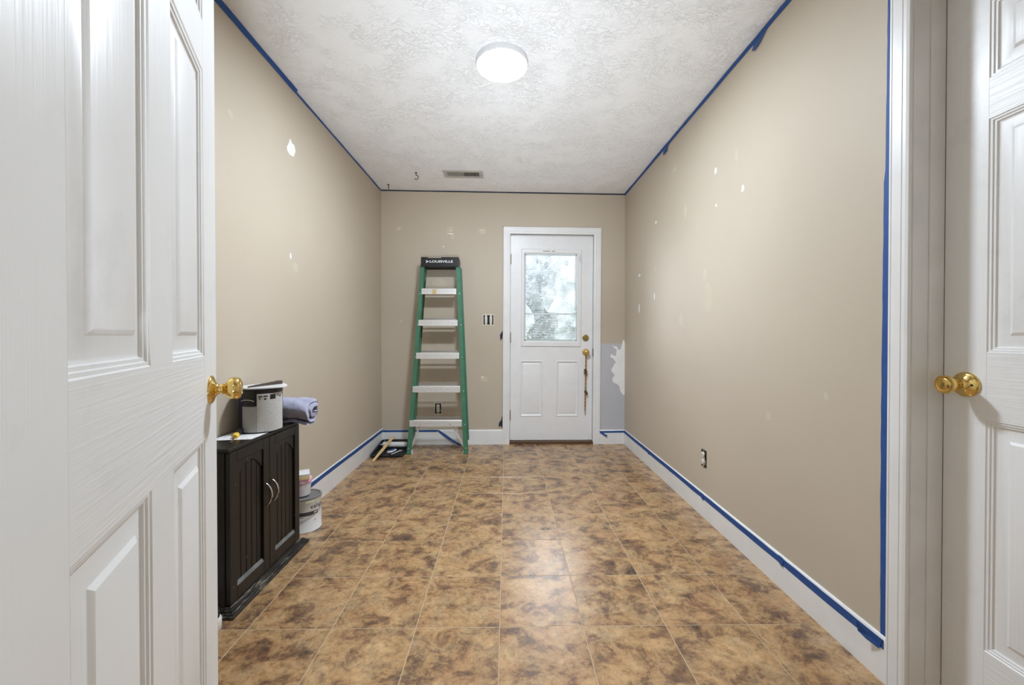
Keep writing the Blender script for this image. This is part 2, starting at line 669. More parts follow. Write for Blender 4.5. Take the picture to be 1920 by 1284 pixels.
# ------------------------------------------------------------------ ceiling
cm = MB().add([(XL - .12, YF - .0, zc(XL - .12)), (XR + .12, YF - .0, zc(XR + .12)),
               (XR + .12, YB + .12, zc(XR + .12)), (XL - .12, YB + .12, zc(XL - .12)),
               (XL - .12, YF - .0, TOP + .1), (XR + .12, YF - .0, TOP + .1),
               (XR + .12, YB + .12, TOP + .1), (XL - .12, YB + .12, TOP + .1)],
              [(0, 1, 2, 3), (4, 5, 6, 7), (0, 1, 5, 4), (1, 2, 6, 5), (2, 3, 7, 6), (3, 0, 4, 7)])
ceiling = tag(cm.build('ceiling', M['ceil']), 'white ceiling with stomped plaster texture', kind='structure')

# ------------------------------------------------------------------ walls (each a box mesh, openings left free)
w = MB().add([(XL - .12, YF, 0), (XL, YF, 0), (XL, YB, 0), (XL - .12, YB, 0),
              (XL - .12, YF, zc(XL)), (XL, YF, zc(XL)), (XL, YB, zc(XL)), (XL - .12, YB, zc(XL))],
             [(0, 1, 2, 3), (4, 5, 6, 7), (0, 1, 5, 4), (1, 2, 6, 5), (2, 3, 7, 6), (3, 0, 4, 7)])
wall_left = tag(w.build('wall_left', M['wall']), 'beige painted wall behind the black cabinet', kind='structure')

RD0, RD1, RDH = .355, 1.111, 2.045       # right door opening along y, and its height
w = MB().box(XR, XR + .12, RD1 + .018, YB, 0, zc(XR))
w.box(XR, XR + .12, RD0 - .018, RD1 + .018, RDH + .018, zc(XR))
w.box(XR, XR + .12, YF, RD0 - .018, 0, zc(XR))
wall_right = tag(w.build('wall_right', M['wall']), 'beige painted wall with spackle dots and a bare outlet', kind='structure')

DX0, DX1, DH = .036, .856, 2.062        # back door opening


def lean(p):
    """the back door set hangs about half a degree out of true"""
    x, y, z = p
    return (x + .0052 * (z - 1.0), y, z - .010 * (x - .44) * min(1, z / 1.5))


w = MB()
w.prism([(XL - .12, 0), (DX0 - .02, 0), (DX0 - .01, DH + .02), (DX0 - .01, zc(DX0)), (XL - .12, zc(XL - .12))], YB, YB + .12, axis='Y')
w.prism([(DX0 - .01, DH + .02), (DX1 + .03, DH + .02), (DX1 + .03, zc(DX1)), (DX0 - .01, zc(DX0))], YB, YB + .12, axis='Y')
w.prism([(DX1 + .02, 0), (XR + .12, 0), (XR + .12, zc(XR + .12)), (DX1 + .03, zc(DX1)), (DX1 + .03, DH + .02)], YB, YB + .12, axis='Y')
wall_back = tag(w.build('wall_back', M['wall']), 'darker beige end wall holding the half-glass door', kind='structure')

FO0, FO1 = -.405, .415
w = MB().box(XL - .12, FO0, YF - .12, YF, 0, TOP)
w.box(FO1, XR + .12, YF - .12, YF, 0, TOP)
w.box(FO0, FO1, YF - .12, YF, 2.07, TOP)
wall_front = tag(w.build('wall_front', M['wall']), 'wall with the doorway the photo is taken through', kind='structure')

# adjoining hall behind the camera
HY0, HY1, HX = -2.4, YF - .12, 1.28
tag(MB().box(-HX, HX, HY0, HY1, -.06, -.002).build('floor', M['thresh']), 'hall floor behind the doorway', kind='structure')
tag(MB().box(-HX, HX, HY0, HY1, 2.44, 2.5).build('ceiling', M['ceil_plain']), 'hall ceiling behind the doorway', kind='structure')
tag(MB().box(-HX - .1, -HX, HY0, HY1, 0, 2.44).build('wall_left', M['hallwall']), 'left wall of the hall', kind='structure')
tag(MB().box(HX, HX + .1, HY0, HY1, 0, 2.44).build('wall_right', M['hallwall']), 'right wall of the hall', kind='structure')
tag(MB().box(-HX, HX, HY0 - .1, HY0, 0, 2.44).build('wall_rear', M['hallwall']), 'far wall of the hall', kind='structure')
# closet behind the right door
cl = MB().box(XR + .12, 2.0, .2, .26, 0, 2.4)
cl.box(XR + .12, 2.0, 1.2, 1.26, 0, 2.4)
cl.box(2.0, 2.06, .2, 1.26, 0, 2.4)
cl.box(XR + .12, 2.06, .2, 1.26, 2.4, 2.46)
cl.box(XR + .12, 2.06, .2, 1.26, -.06, 0)
tag(cl.build('wall_closet', M['hallwall']), 'closet shell behind the right door', kind='structure')

# ------------------------------------------------------------------ wall patches
NW = {'back': lambda u, v, d: (u, YB - d, v), 'right': lambda u, v, d: (XR - d, u, v), 'left': lambda u, v, d: (XL + d, u, v)}
PW = {'back': wall_back, 'right': wall_right, 'left': wall_left}


def patch(side, outline, mat, d=.0008, name='spackle_patch', label=None):
    n = len(outline)
    v = [NW[side](u, z, -.0005) for u, z in outline] + [NW[side](u, z, d) for u, z in outline]
    f = [tuple(range(n)), tuple(range(n, 2 * n))] + [(i, (i + 1) % n, n + (i + 1) % n, n + i) for i in range(n)]
    o = MB().add(v, f).build(name, mat, PW[side])
    if label:
        o['label'] = label
    return o


def blob(cu, cv, ru, rv, seed, n=18, rough=.4, slant=0.):
    rnd = random.Random(seed)
    pts = []
    for i in range(n):
        a = 2 * pi * i / n
        k = 1 - rough * rnd.random()
        u, v = ru * k * cos(a), rv * k * sin(a)
        pts.append((cu + u + slant * v, cv + v))
    return pts


patch('back', [(.912, .135), (XR, .135), (XR, .984), (.920, .988)], M['primer'], .0004, 'primer_patch', 'flat grey primer rectangle')
patch('back', [(1.156, 1.027), (1.163, .99), (1.163, .5), (1.163, .482), (1.145, .482), (1.121, .519), (1.111, .568),
               (1.085, .59), (1.047, .605), (1.04, .641), (1.065, .678), (1.045, .70), (1.028, .727), (1.05, .76), (1.062, .79), (1.077, .801), (1.052, .837),
               (1.022, .856), (1.028, .886), (1.05, .87), (1.077, .862), (1.083, .923), (1.04, .966), (1.089, .954), (1.101, .923),
               (1.126, .935), (1.144, 1.009)], M['spackle'], .0012, label='big ragged white spackle smear')
patch('left', [(2.242, 2.175), (2.26, 2.155), (2.284, 2.157), (2.297, 2.127), (2.276, 2.087), (2.238, 2.080), (2.211, 2.092), (2.208, 2.112), (2.225, 2.138)],
      M['spackle'], label='white leaf-shaped spackle patch')
sp = 0
for side, u, v, ru, rv, mt in [
        ('right', 2.177, 1.98, .013, .020, 0), ('right', 1.924, 1.788, .013, .022, 0), ('right', 2.17, 1.785, .009, .010, 0),
        ('right', 3.049, 1.944, .016, .016, 0), ('right', 3.426, 1.591, .028, .014, 0), ('right', 3.431, 1.303, .016, .045, 0),
        ('right', 3.077, 1.37, .010, .035, 0), ('right', 3.068, 1.587, .018, .03, 1), ('right', 1.979, 1.978, .020, .038, 1),
        ('right', 2.712, 2.214, .045, .025, 1), ('right', 2.604, 1.171, .035, .055, 1), ('right', 2.252, 1.283, .05, .10, 1),
        ('right', 2.547, 1.876, .03, .05, 1), ('right', 1.726, .707, .022, .022, 1), ('right', 1.413, .843, .012, .02, 1),
        ('right', 2.29, 1.42, .025, .045, 1),
        ('left', 2.241, 1.513, .010, .022, 0), ('left', 2.29, 1.455, .035, .035, 1), ('left', 1.761, 2.043, .022, .02, 1), ('left', 3.094, 1.806, .014, .014, 1),
        ('back', -1.05, 2.107, .03, .03, 2), ('back', -1.035, 2.10, .006, .006, 0), ('back', -.545, 2.10, .045, .035, 2), ('back', -.545, 2.087, .006, .006, 0),
        ('back', -.545, 2.058, .038, .006, 0), ('back', -.525, 2.03, .022, .035, 2), ('back', -.61, 1.933, .02, .018, 2), ('back', -.612, 1.93, .006, .005, 0),
        ('back', -.235, 2.085, .05, .035, 2), ('back', -.245, 2.09, .006, .005, 0), ('back', -.222, 2.09, .005, .005, 0),
        ('back', -1.026, 1.205, .016, .018, 2), ('back', -.772, 1.07, .03, .022, 2), ('back', -.653, .976, .008, .022, 2),
        ('back', -.216, .642, .045, .036, 2), ('back', -.235, .66, .010, .012, 0), ('back', -.652, 1.575, .085, .055, 2)]:
    sp += 1
    patch(side, blob(u, v, ru, rv, sp, 22, .35), (M['spackle'], M['faint'], M['faint_back'])[mt], .0003 if mt else .0007)

# ------------------------------------------------------------------ baseboards
BH = .14


def board_prof(h, t=.012):
    return [(0, 0), (t, 0), (t, h - .012), (t - .003, h - .003), (t - .006, h), (0, h)]


b = MB().prism([(XL + a, z) for a, z in board_prof(.158, .010)], YF, YB, axis='Y')
tag(b.build('baseboard_left', M['trim']), 'white baseboard running behind the cabinet and paint can', kind='structure')
b = MB().prism([(XR - a, z) for a, z in board_prof(.140, .010)], 1.172, YB, axis='Y')
tag(b.build('baseboard_right', M['trim']), 'long white baseboard under the beige wall with the bare outlet', kind='structure')
b = MB().prism([(YB - a, z) for a, z in board_prof(.144)], XL + .010, -.031, axis='X')
tag(b.build('baseboard_back', M['trim']), 'white baseboard behind the green ladder', kind='structure')
b = MB().prism([(YB - a, z) for a, z in board_prof(.140)], .902, XR - .010, axis='X')
tag(b.build('baseboard_corner', M['trim']), 'short white baseboard between the half-glass door and the corner', kind='structure')

# ------------------------------------------------------------------ casings
CP = [(0, 0), (0, .012), (.002, .014), (.007, .014), (.009, .0115), (.011, .0145), (.020, .0138), (.036, .0122), (.038, .0098), (.040, .0125),
      (.048, .0118), (.055, .0095), (.057, .007), (.057, 0)]
c = MB()
c.prism([(XR - d, 1.171 - u) for u, d in CP], 0, RDH + .05, axis='Z')
c.prism([(XR - d, .295 + u) for u, d in CP], 0, RDH + .05, axis='Z')
c.prism([(XR - d, RDH + .056 - u) for u, d in CP], .295, 1.171, axis='Y')
tag(c.build('trim_1', M['trim']), 'white moulded casing around the right-hand panel door', kind='structure')
j = MB().box(XR, XR + .12, RD1, RD1 + .018, 0, RDH)
j.box(XR, XR + .12, RD0 - .018, RD0, 0, RDH)
j.box(XR, XR + .12, RD0 - .018, RD1 + .018, RDH, RDH + .018)
tag(j.build('trim_2', M['jamb']), 'shaded white jamb of the right-hand panel door', kind='structure')
# door stop: the leaf closes behind it
DXR = 1.252
j = MB().box(XR + .045, DXR - .001, RD1 - .0035, RD1, 0, RDH).box(XR + .045, DXR - .001, RD0, RD0 + .0035, 0, RDH).box(XR + .045, DXR - .001, RD0, RD1, RDH - .0035, RDH)
tag(j.build('trim_3', M['jamb'], smooth=30, bevel=.0012), 'thin door stop strip on the right-hand jamb', kind='structure')

CPB = [(u * 1.18, d) for u, d in CP]
CW = CPB[-1][0]
c = MB()
c.prism([(DX0 - .002 - CW + u, YB - d) for u, d in CPB], 0, 2.118, axis='Z')
c.prism([(DX1 + .0 + CW - u, YB - d) for u, d in CPB], 0, 2.118, axis='Z')
c.prism([(YB - d, 2.122 - u) for u, d in CPB], DX0 - .002 - CW, DX1 + CW, axis='X')
c.move(lean)
tag(c.build('trim_4', M['trim']), 'white casing around the half-glass exterior door', kind='structure')
j = MB().box(DX0 - .02, DX0, YB, YB + .12, 0, DH).box(DX1, DX1 + .02, YB, YB + .12, 0, DH).box(DX0 - .02, DX1 + .02, YB, YB + .12, DH, DH + .02)
j.box(DX0, DX0 + .012, YB + .083, YB + .12, 0, DH).box(DX1 - .012, DX1, YB + .083, YB + .12, 0, DH).box(DX0, DX1, YB + .083, YB + .12, DH - .012, DH)
j.move(lean)
tag(j.build('trim_5', M['trim']), 'white jamb of the half-glass exterior door', kind='structure')
th = MB().box(DX0 - .01, DX1 + .01, YB - .006, YB + .15, -.003, .024)
tag(th.build('trim_6', M['thresh'], smooth=30, bevel=.003), 'dark brown threshold under the exterior door', kind='structure')


# ------------------------------------------------------------------ moulded door panels
def ring_panel(m, x0, x1, z0, z1, prof, y=0., out=-1):
    """nested rectangles: prof = (inset, depth). depth goes to +y (into the leaf)"""
    rs = []
    for ins, dep in prof:
        rs.append([(x0 + ins, y - out * 0 + dep, z0 + ins), (x1 - ins, y + dep, z0 + ins), (x1 - ins, y + dep, z1 - ins), (x0 + ins, y + dep, z1 - ins)])
    v = [p for r in rs for p in r]
    f = []
    for k in range(len(rs) - 1):
        for i in range(4):
            q = (i + 1) % 4
            f.append((k * 4 + i, k * 4 + q, k * 4 + 4 + q, k * 4 + 4 + i))
    k = (len(rs) - 1) * 4
    f.append((k, k + 1, k + 2, k + 3))
    # back skin so that the panel is a solid
    b = [(x0, y + .012, z0), (x1, y + .012, z0), (x1, y + .012, z1), (x0, y + .012, z1)]
    n = len(v)
    v += b
    f.append((n, n + 1, n + 2, n + 3))
    for i in range(4):
        q = (i + 1) % 4
        f.append((i, q, n + q, n + i))
    m.add(v, f)


PPROF = [(0, 0), (.002, .0022), (.0065, .0026), (.008, .0052), (.0125, .0056), (.014, .0088), (.017, .0098), (.020, .0098), (.043, .0058), (.0445, .0050), (.050, .0014), (.052, .0008)]


def six_panel_leaf(root, W, s1, mul, hinge_left, knob_key=False):
    """local x from the free edge (0) to the hinge edge (W), face at y=0 looking to -y, z up"""
    pw = (W - 2 * s1 - mul) / 2
    xs = [0, s1, s1 + pw, s1 + pw + mul, s1 + 2 * pw + mul, W]
    zs = [.010, .238, .843, 1.020, 1.626, 1.731, 1.93, 2.040]
    th = .035
    for a, b in ((xs[0], xs[1]), (xs[4], xs[5])):
        MB().box(a, b, 0, th, zs[0], zs[7]).build('stile', M['doorv'], root, smooth=30, bevel=.0006, segs=1)
    for a, b in ((zs[0], zs[1]), (zs[2], zs[3]), (zs[4], zs[5]), (zs[6], zs[7])):
        MB().box(xs[1], xs[4], .00012, th - .0001, a, b).build('rail', M['doorh'], root)
    for a, b in ((zs[1], zs[2]), (zs[3], zs[4]), (zs[5], zs[6])):
        MB().box(xs[2], xs[3], .00006, th - .0001, a, b).build('mullion', M['doorv'], root)
        for p, q in ((xs[1], xs[2]), (xs[3], xs[4])):
            m = MB()
            ring_panel(m, p, q, a, b, PPROF)
            m.build('panel', M['doorv'], root, smooth=20)
            MB().box(p, q, .020, th - .004, a, b).build('panel', M['doorv'], root)


def knob(root, x, z, kind):
    """door knob standing on the face (y=0) along -y"""
    R = Matrix.Translation((x, 0, z)) @ Matrix.Rotation(pi / 2, 4, 'X')   # local z -> -y
    if kind == 'round':
        ro = [(.0, 0), (.0315, 0), (.0318, .002), (.030, .0045), (.026, .0065), (.017, .0095), (.0125, .0125), (.0105, .016), (.0105, .020), (.0118, .022),
              (.0118, .0235), (.0100, .0245)]
        kn = [(.0095, .022), (.011, .0255), (.0165, .029), (.0225, .034), (.0256, .040), (.0262, .046), (.0250, .052), (.0215, .0565), (.0150, .0590), (.0145, .0583), (.0, .0583)]
        s1 = MB().lathe(ro, 40, R).build('knob_rose', M['brass'], root, smooth=50)
        MB().lathe(kn, 40, R).build('knob', M['brass'], root, smooth=50)
    else:
        ro = [(.0, 0), (.0335, 0), (.0338, .002), (.032, .005), (.027, .0075), (.019, .0105), (.0145, .014), (.0125, .018), (.0125, .024)]
        kn = [(.0115, .020), (.013, .026), (.0165, .033), (.0205, .042), (.0235, .052), (.0250, .058), (.0250, .0615), (.0235, .0635), (.0215, .0635), (.0205, .0615),
              (.0175, .0610), (.0165, .0625), (.0140, .0635), (.0, .0640)]
        MB().lathe(ro, 40, R).build('knob_rose', M['brass'], root, smooth=50)
        k = MB().lathe(kn, 40, R).build('knob', M['brass'], root, smooth=40)
        tn = MB().box(-.0012, .0012, -.006, .006, .0636, .0658, R)
        tn.build('lock_button', M['oldbrass'], k)
        # pinhole in the rose
        MB().lathe([(0, 0), (.0032, 0), (.0032, .0016), (0, .0016)], 16, Matrix.Translation((x + .020, -.0095, z)) @ Matrix.Rotation(pi / 2, 4, 'X')).build('release_hole', M['blackm'], k)


# ---- left door, standing open into the room
th = radians(26)
LW = .748
# local +x runs from the hinge to the free edge: (-sin th, cos th); the face (-y) looks to (cos th, sin th)
door2 = empty('door_2', (-.693 + LW * sin(th), .949 - LW * cos(th), 0), (0, 0, atan2(cos(th), -sin(th))))
tag(door2, 'white six-panel door standing open on the left, brass knob', kind='structure')
six_panel_leaf(door2, .748, .112, .097, True)
knob(door2, LW - .060, .9425, 'round')
lt = MB().box(LW, LW + .001, .006, .029, .915, .970)
lt.build('latch_plate', M['brass'], door2)
for z in (.25, 1.0, 1.8):
    MB().lathe([(0, 0), (.006, 0), (.006, .085), (0, .085)], 12, Matrix.Translation((-.007, .030, z))).build('hinge', M['hinge'], door2, smooth=40)

# ---- right door, closed; free edge at the far side, face looks to -x
door3 = empty('door_3', (DXR, 1.1075, 0), (0, 0, -pi / 2))
tag(door3, 'white six-panel closet door closed on the right, brass lock knob', kind='structure')
six_panel_leaf(door3, .7485, .100, .097, True)
knob(door3, 1.1075 - 1.052, .931, 'lock')

# ------------------------------------------------------------------ half-glass exterior door
YD = YB + .038            # face of the slab
door1 = empty('door_1', (0, 0, 0))
tag(door1, 'white half-glass exterior door with enclosed blinds and brass locks', kind='structure')
SX0, SX1, SZ0, SZ1 = .0395, .8525, .034, 2.056
LX0, LX1, LZ0, LZ1 = .170, .727, .955, 1.905      # glazing hole
P1 = (.135, .363, .262, .818)
P2 = (.492, .718, .262, .818)
s = MB()
DT = .044
for bx in [(SX0, LX0 + 0, .93, SZ1), (LX1, SX1, .93, SZ1), (LX0, LX1, LZ1, SZ1), (LX0, LX1, .93, LZ0),
           (SX0, SX1, P1[3], .93), (SX0, SX1, SZ0, P1[2]), (SX0, P1[0], P1[2], P1[3]), (P1[1], P2[0], P1[2], P1[3]), (P2[1], SX1, P1[2], P1[3])]:
    s.box(bx[0], bx[1], YD, YD + DT, bx[2], bx[3])
s.move(lean)
s.build('slab', M['steel'], door1)
BP = [(0, 0), (.004, -.0035), (.010, -.0045), (.016, -.001), (.022, .005), (.028, .0055), (.040, .001), (.044, 0)]
for P in (P1, P2):
    m = MB()
    ring_panel(m, P[0], P[1], P[2], P[3], BP, YD)
    m.move(lean)
    m.build('embossed_panel', M['steel'], door1, smooth=25)
    MB().box(P[0], P[1], YD + .02, YD + DT, P[2], P[3]).move(lean).build('embossed_panel', M['steel'], door1)
# raised plastic lite frame: outer .142..738, inner .172-.69
fo = (.143, .742, .962 - .010, 1.920)
fi = (.178, .698, 1.010, 1.872)
m = MB()


def frame_ring(m, a, b, ya, yb, yback):
    """bevelled rectangular ring; a outer rect at depth ya, b inner rect at depth yb"""
    c = tuple(p + q for p, q in zip(a, (.008, -.008, .008, -.008)))
    d = tuple(p + q for p, q in zip(b, (-.010, .010, -.010, .010)))
    R = []
    for r, y in ((a, YD), (c, ya), (d, ya), (b, yb), (b, yback)):
        R.append([(r[0], y, r[2]), (r[1], y, r[2]), (r[1], y, r[3]), (r[0], y, r[3])])
    v = [p for r in R for p in r]
    f = []
    for k in range(len(R) - 1):
        for i in range(4):
            q = (i + 1) % 4
            f.append((k * 4 + i, k * 4 + q, k * 4 + 4 + q, k * 4 + 4 + i))
    for i in range(4):
        q = (i + 1) % 4
        f.append((16 + i, 16 + q, q, i))
    m.add(v, f)


frame_ring(m, fo, fi, YD - .010, YD - .002, YD + .012)
m.move(lean)
m.build('lite_frame', M['steel'], door1, smooth=20)
# screw cover row and lifting strip seen at the top of the frame
m = MB().box(.355, .425, YD - .0125, YD - .010, 1.893, 1.899).box(.445, .475, YD - .0125, YD - .010, 1.893, 1.899)
m.move(lean).build('blind_slider', M['hinge'], door1)
m = MB().box(.716, .732, YD - .0125, YD - .010, 1.80, 1.806).box(.716, .732, YD - .0125, YD - .010, 1.83, 1.836).box(.719, .722, YD - .0125, YD - .010, 1.80, 1.87)
m.move(lean).build('tilt_lever', M['vent'], door1)
# glazing unit: two panes with the blind between
for y in (YD + .013, YD + .034):
    MB().box(LX0 + .001, LX1 - .001, y, y + .003, LZ0 + .001, LZ1 - .001).move(lean).build('pane', M['glass'], door1)
m = MB()
z = 1.022
k = 0
while z < 1.858:
    if not (1.268 < z < 1.292):
        a = radians(14)
        dy, dz = .0055 * cos(a), .0055 * sin(a)
        yc = YD + .025
        m.add([(fi[0] + .003, yc - dy, z - dz), (fi[1] - .004, yc - dy, z - dz), (fi[1] - .004, yc + dy, z + dz), (fi[0] + .003, yc + dy, z + dz),
               (fi[0] + .003, yc - dy, z - dz + .0006), (fi[1] - .004, yc - dy, z - dz + .0006), (fi[1] - .004, yc + dy, z + dz + .0006), (fi[0] + .003, yc + dy, z + dz + .0006)],
              [(0, 1, 2, 3), (4, 5, 6, 7), (0, 1, 5, 4), (2, 3, 7, 6), (1, 2, 6, 5), (0, 3, 7, 4)])
    z += .0132
m.move(lean)
tag(m.build('blind_slats', M['vinyl'], door1), kind='stuff')
m = MB().box(fi[0], fi[1], YD + .019, YD + .033, 1.272, 1.288)
m.box(fi[0], fi[0] + .012, YD + .017, YD + .033, fi[2], fi[3]).box(fi[1] - .009, fi[1], YD + .017, YD + .033, fi[2], fi[3])
m.box(fi[0], fi[1], YD + .017, YD + .033, fi[2], fi[2] + .016).box(fi[0], fi[1], YD + .017, YD + .033, fi[3] - .012, fi[3])
m.move(lean).build('blind_rail', M['vinyl'], door1, smooth=30, bevel=.0008)
m = MB().tube([(fi[1] - .016, YD + .0175, 1.86), (fi[1] - .017, YD + .0175, 1.6), (fi[1] - .017, YD + .0175, 1.31)], .0022, 6)
m.move(lean).build('tilt_wand', M['hinge'], door1)


def wall_lathe(prof, x, z, y=YD, n=32):
    x, _, z = lean((x, 0, z))
    return MB().lathe(prof, n, Matrix.Translation((x, y, z)) @ Matrix.Rotation(pi / 2, 4, 'X'))


db = wall_lathe([(0, 0), (.0315, 0), (.032, .004), (.030, .010), (.024, .013), (.022, .016), (.0, .0165)], .784, 1.045).build('deadbolt', M['oldbrass'], door1, smooth=40)
x, _, z = lean((.784, 0, 1.045))
MB().box(x - .003, x + .003, YD - .028, YD - .0162, z - .012, z + .012).build('thumb_turn', M['oldbrass'], db)
rs = wall_lathe([(0, 0), (.033, 0), (.0335, .003), (.030, .008), (.019, .012), (.012, .018), (.011, .026)], .786, .903).build('knob_rose', M['brass'], door1, smooth=50)
wall_lathe([(.010, .024), (.012, .027), (.019, .032), (.0255, .040), (.027, .048), (.0255, .056), (.020, .061), (.010, .063), (0, .063)], .786, .903).build('knob', M['brass'], rs, smooth=50)
for zz in (1.815, 1.045, .278):
    h = MB()
    for q in range(5):
        h.lathe([(0, 0), (.0065, 0), (.0065, .0185), (0, .0185)], 12, Matrix.Translation((DX0 + .002, YD - .005, zz - .05 + q * .020)))
    h.box(DX0 - .004, DX0 + .0, YB + .001, YD, zz - .048, zz + .048)
    h.move(lean).build('hinge', M['hinge'], door1, smooth=40)
# strike shadow hardware at the latch side
MB().box(DX1 - .0015, DX1 + .0, YB + .004, YD - .002, .86, .94).move(lean).build('strike_plate', M['hinge'], door1)

# ------------------------------------------------------------------ cord of bells hanging from the knob
x, _, z = lean((.786, 0, .903))
CX = x
root = empty('bell_cord', (CX, YD - .034, z - .012))
tag(root, 'rusty brown twisted cord with small bells hanging from the far door knob', 'bell cord')
for ph in (0, pi):
    pts = []
    for i in range(70):
        t = i / 69
        zz = -.012 - t * .60
        sway = -.004 * sin(t * 2.4) * 1.4 - .012 * max(0, t - .5)
        pts.append((sway + .0035 * cos(i * .75 + ph), .004 * sin(i * .75 + ph) + .012, zz))
    MB().tube(pts, [.0042] * 60 + [.0036 - .0003 * q for q in range(10)], 6).build('cord_strand', M['rope'], root, smooth=60)
lp = [(.013 * cos(a), -.002 + .003 * sin(2 * a), .013 * sin(a) - .001 + .0) for a in [pi * 2 * q / 20 for q in range(21)]]
MB().tube(lp, .0032, 6).build('cord_loop', M['rope'], root, smooth=60)
for zz, dx, rr in ((-.165, -.012, .012), (-.180, -.002, .011), (-.192, -.014, .011), (-.208, .001, .010), (-.375, -.006, .015), (-.392, .004, .013)):
    m = MB().lathe([(0, -rr), (rr * .5, -rr * .87), (rr * .87, -rr * .5), (rr, 0), (rr * .87, rr * .5), (rr * .5, rr * .87), (rr * .2, rr * .98), (rr * .2, rr * 1.3), (0, rr * 1.3)], 16,
                   Matrix.Translation((dx, .004, zz)))
    m.build('bell', M['bell'], root, smooth=50)
for zz in (-.145, -.365):
    m = MB()
    for q in range(9):
        a = q * .7
        m.tube([(0, .006, zz), (.008 * cos(a) - .001, .006 + .006 * sin(a), zz - .02), (.014 * cos(a), .006 + .005 * sin(a), zz - .045)], .0014, 5)
    m.build('tassel', M['rope'], root)

# ------------------------------------------------------------------ painter's tape
def ribbon(name, a, b, wv, label, n=40, jit=.0025, thick=.0004, nrm=(0, 0, 1), wave=None, seed=1, parent=None, mat='tape'):
    """a strip from a to b, width vector wv, with slightly uneven edges"""
    rnd = random.Random(seed)
    a, b, wv, nrm = Vector(a), Vector(b), Vector(wv), Vector(nrm)
    v, f = [], []
    e1 = e2 = 0.
    for i in range(n + 1):
        t = i / n
        e1 = e1 * .7 + rnd.uniform(-1, 1) * jit * .5
        e2 = e2 * .7 + rnd.uniform(-1, 1) * jit * .5
        wl = wv.normalized()
        p = a.lerp(b, t) + wl * e1 + (Vector(wave(t)) if wave else Vector())
        q = a.lerp(b, t) + wv + wl * e2 + (Vector(wave(t)) if wave else Vector())
        v += [p, q, q + nrm * thick, p + nrm * thick]
    for i in range(n):
        k = i * 4
        for c in range(4):
            d = (c + 1) % 4
            f.append((k + c, k + d, k + 4 + d, k + 4 + c))
    f += [(0, 1, 2, 3), (n * 4, n * 4 + 1, n * 4 + 2, n * 4 + 3)]
    o = MB().add(v, f).build(name, M[mat], parent)
    if label:
        tag(o, label, 'tape', 'strips of blue masking tape')
    return o


def tab(parent, pts, label='loose torn tape end', thick=.0004, off=(0, 0, 1)):
    """small free flap given by its outline in 3-D"""
    off = Vector(off) * thick
    n = len(pts)
    v = [Vector(p) for p in pts] + [Vector(p) + off for p in pts]
    f = [tuple(range(n)), tuple(range(n, 2 * n))] + [(i, (i + 1) % n, n + (i + 1) % n, n + i) for i in range(n)]
    o = MB().add(v, f).build('tape_tab', parent.data.materials[0], parent)
    o['label'] = label
    return o


# ceiling line, left wall: near piece leans out over the ceiling edge, far piece lies on the wall
ribbon('tape_strip', (XL + .0012, YF + .002, ZL - .024), (XL + .0012, 2.30, ZL - .024), (.013, 0, .0225),
       'bright blue tape strip along the left ceiling edge, nearer half', nrm=(-.5, 0, .3), seed=2)
ribbon('tape_strip', (XL + .0006, 2.27, ZL - .021), (XL + .0006, YB - .002, ZL - .018), (.0, 0, .017),
       'dark blue tape strip along the left ceiling edge, farther half', nrm=(1, 0, 0), seed=3)
o = ribbon('tape_strip', (XR - .0012, 1.17, ZR - .026), (XR - .0012, YB - .002, ZR - .020), (-.006, 0, .0195),
           'blue tape strip along the right ceiling edge with two hanging tabs', nrm=(.5, 0, .2), n=60, seed=4)
tab(o, [(XR - .003, 1.74, ZR - .018), (XR - .004, 1.83, ZR - .018), (XR - .006, 1.85, ZR - .05), (XR - .010, 1.83, ZR - .062), (XR - .008, 1.80, ZR - .056), (XR - .004, 1.755, ZR - .03)], off=(-1, 0, 0))
tab(o, [(XR - .003, 2.80, ZR - .018), (XR - .003, 2.90, ZR - .018), (XR - .006, 2.90, ZR - .062), (XR - .007, 2.83, ZR - .058), (XR - .004, 2.82, ZR - .03)], off=(-1, 0, 0))
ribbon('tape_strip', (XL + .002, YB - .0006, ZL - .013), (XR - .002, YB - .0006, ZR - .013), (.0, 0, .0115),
       'shade-darkened blue tape strip along the ceiling edge of the end wall', nrm=(0, -1, 0), n=60, jit=.001, seed=5, mat='tape_shaded')
# baseboards
ribbon('tape_strip', (XL + .0106, YF + .01, .130), (XL + .0106, YB - .014, .124), (0, 0, .028),
       'blue tape strip along the top of the left baseboard', nrm=(1, 0, 0), n=60, seed=6)
o = ribbon('tape_strip', (XR - .0106, 1.178, .104), (XR - .0106, YB - .014, .110), (0, 0, .029),
           'long blue tape strip along the top of the right baseboard', nrm=(-1, 0, 0), n=60, seed=7, jit=.002)
tab(o, [(XR - .0115, 1.180, .134), (XR - .0125, 1.20, .112), (XR - .020, 1.215, .118), (XR - .034, 1.232, .142), (XR - .040, 1.240, .150), (XR - .036, 1.238, .118),
        (XR - .024, 1.222, .104), (XR - .013, 1.190, .098)], 'curled loose end of blue tape', off=(-.6, 0, .4))
for yy in (2.27, 3.15, 1.61):
    tab(o, [(XR - .0112, yy, .136), (XR - .0112, yy + .03, .137), (XR - .0135, yy + .028, .108), (XR - .0145, yy + .004, .100)], off=(-1, 0, 0))
o = ribbon('tape_strip', (XL + .012, YB - .0126, .126), (-.672, YB - .0126, .126), (0, 0, .019),
           'blue tape strip on the baseboard behind the ladder, one end drooping to the floor', nrm=(0, -1, 0), n=24, seed=8, jit=.001)
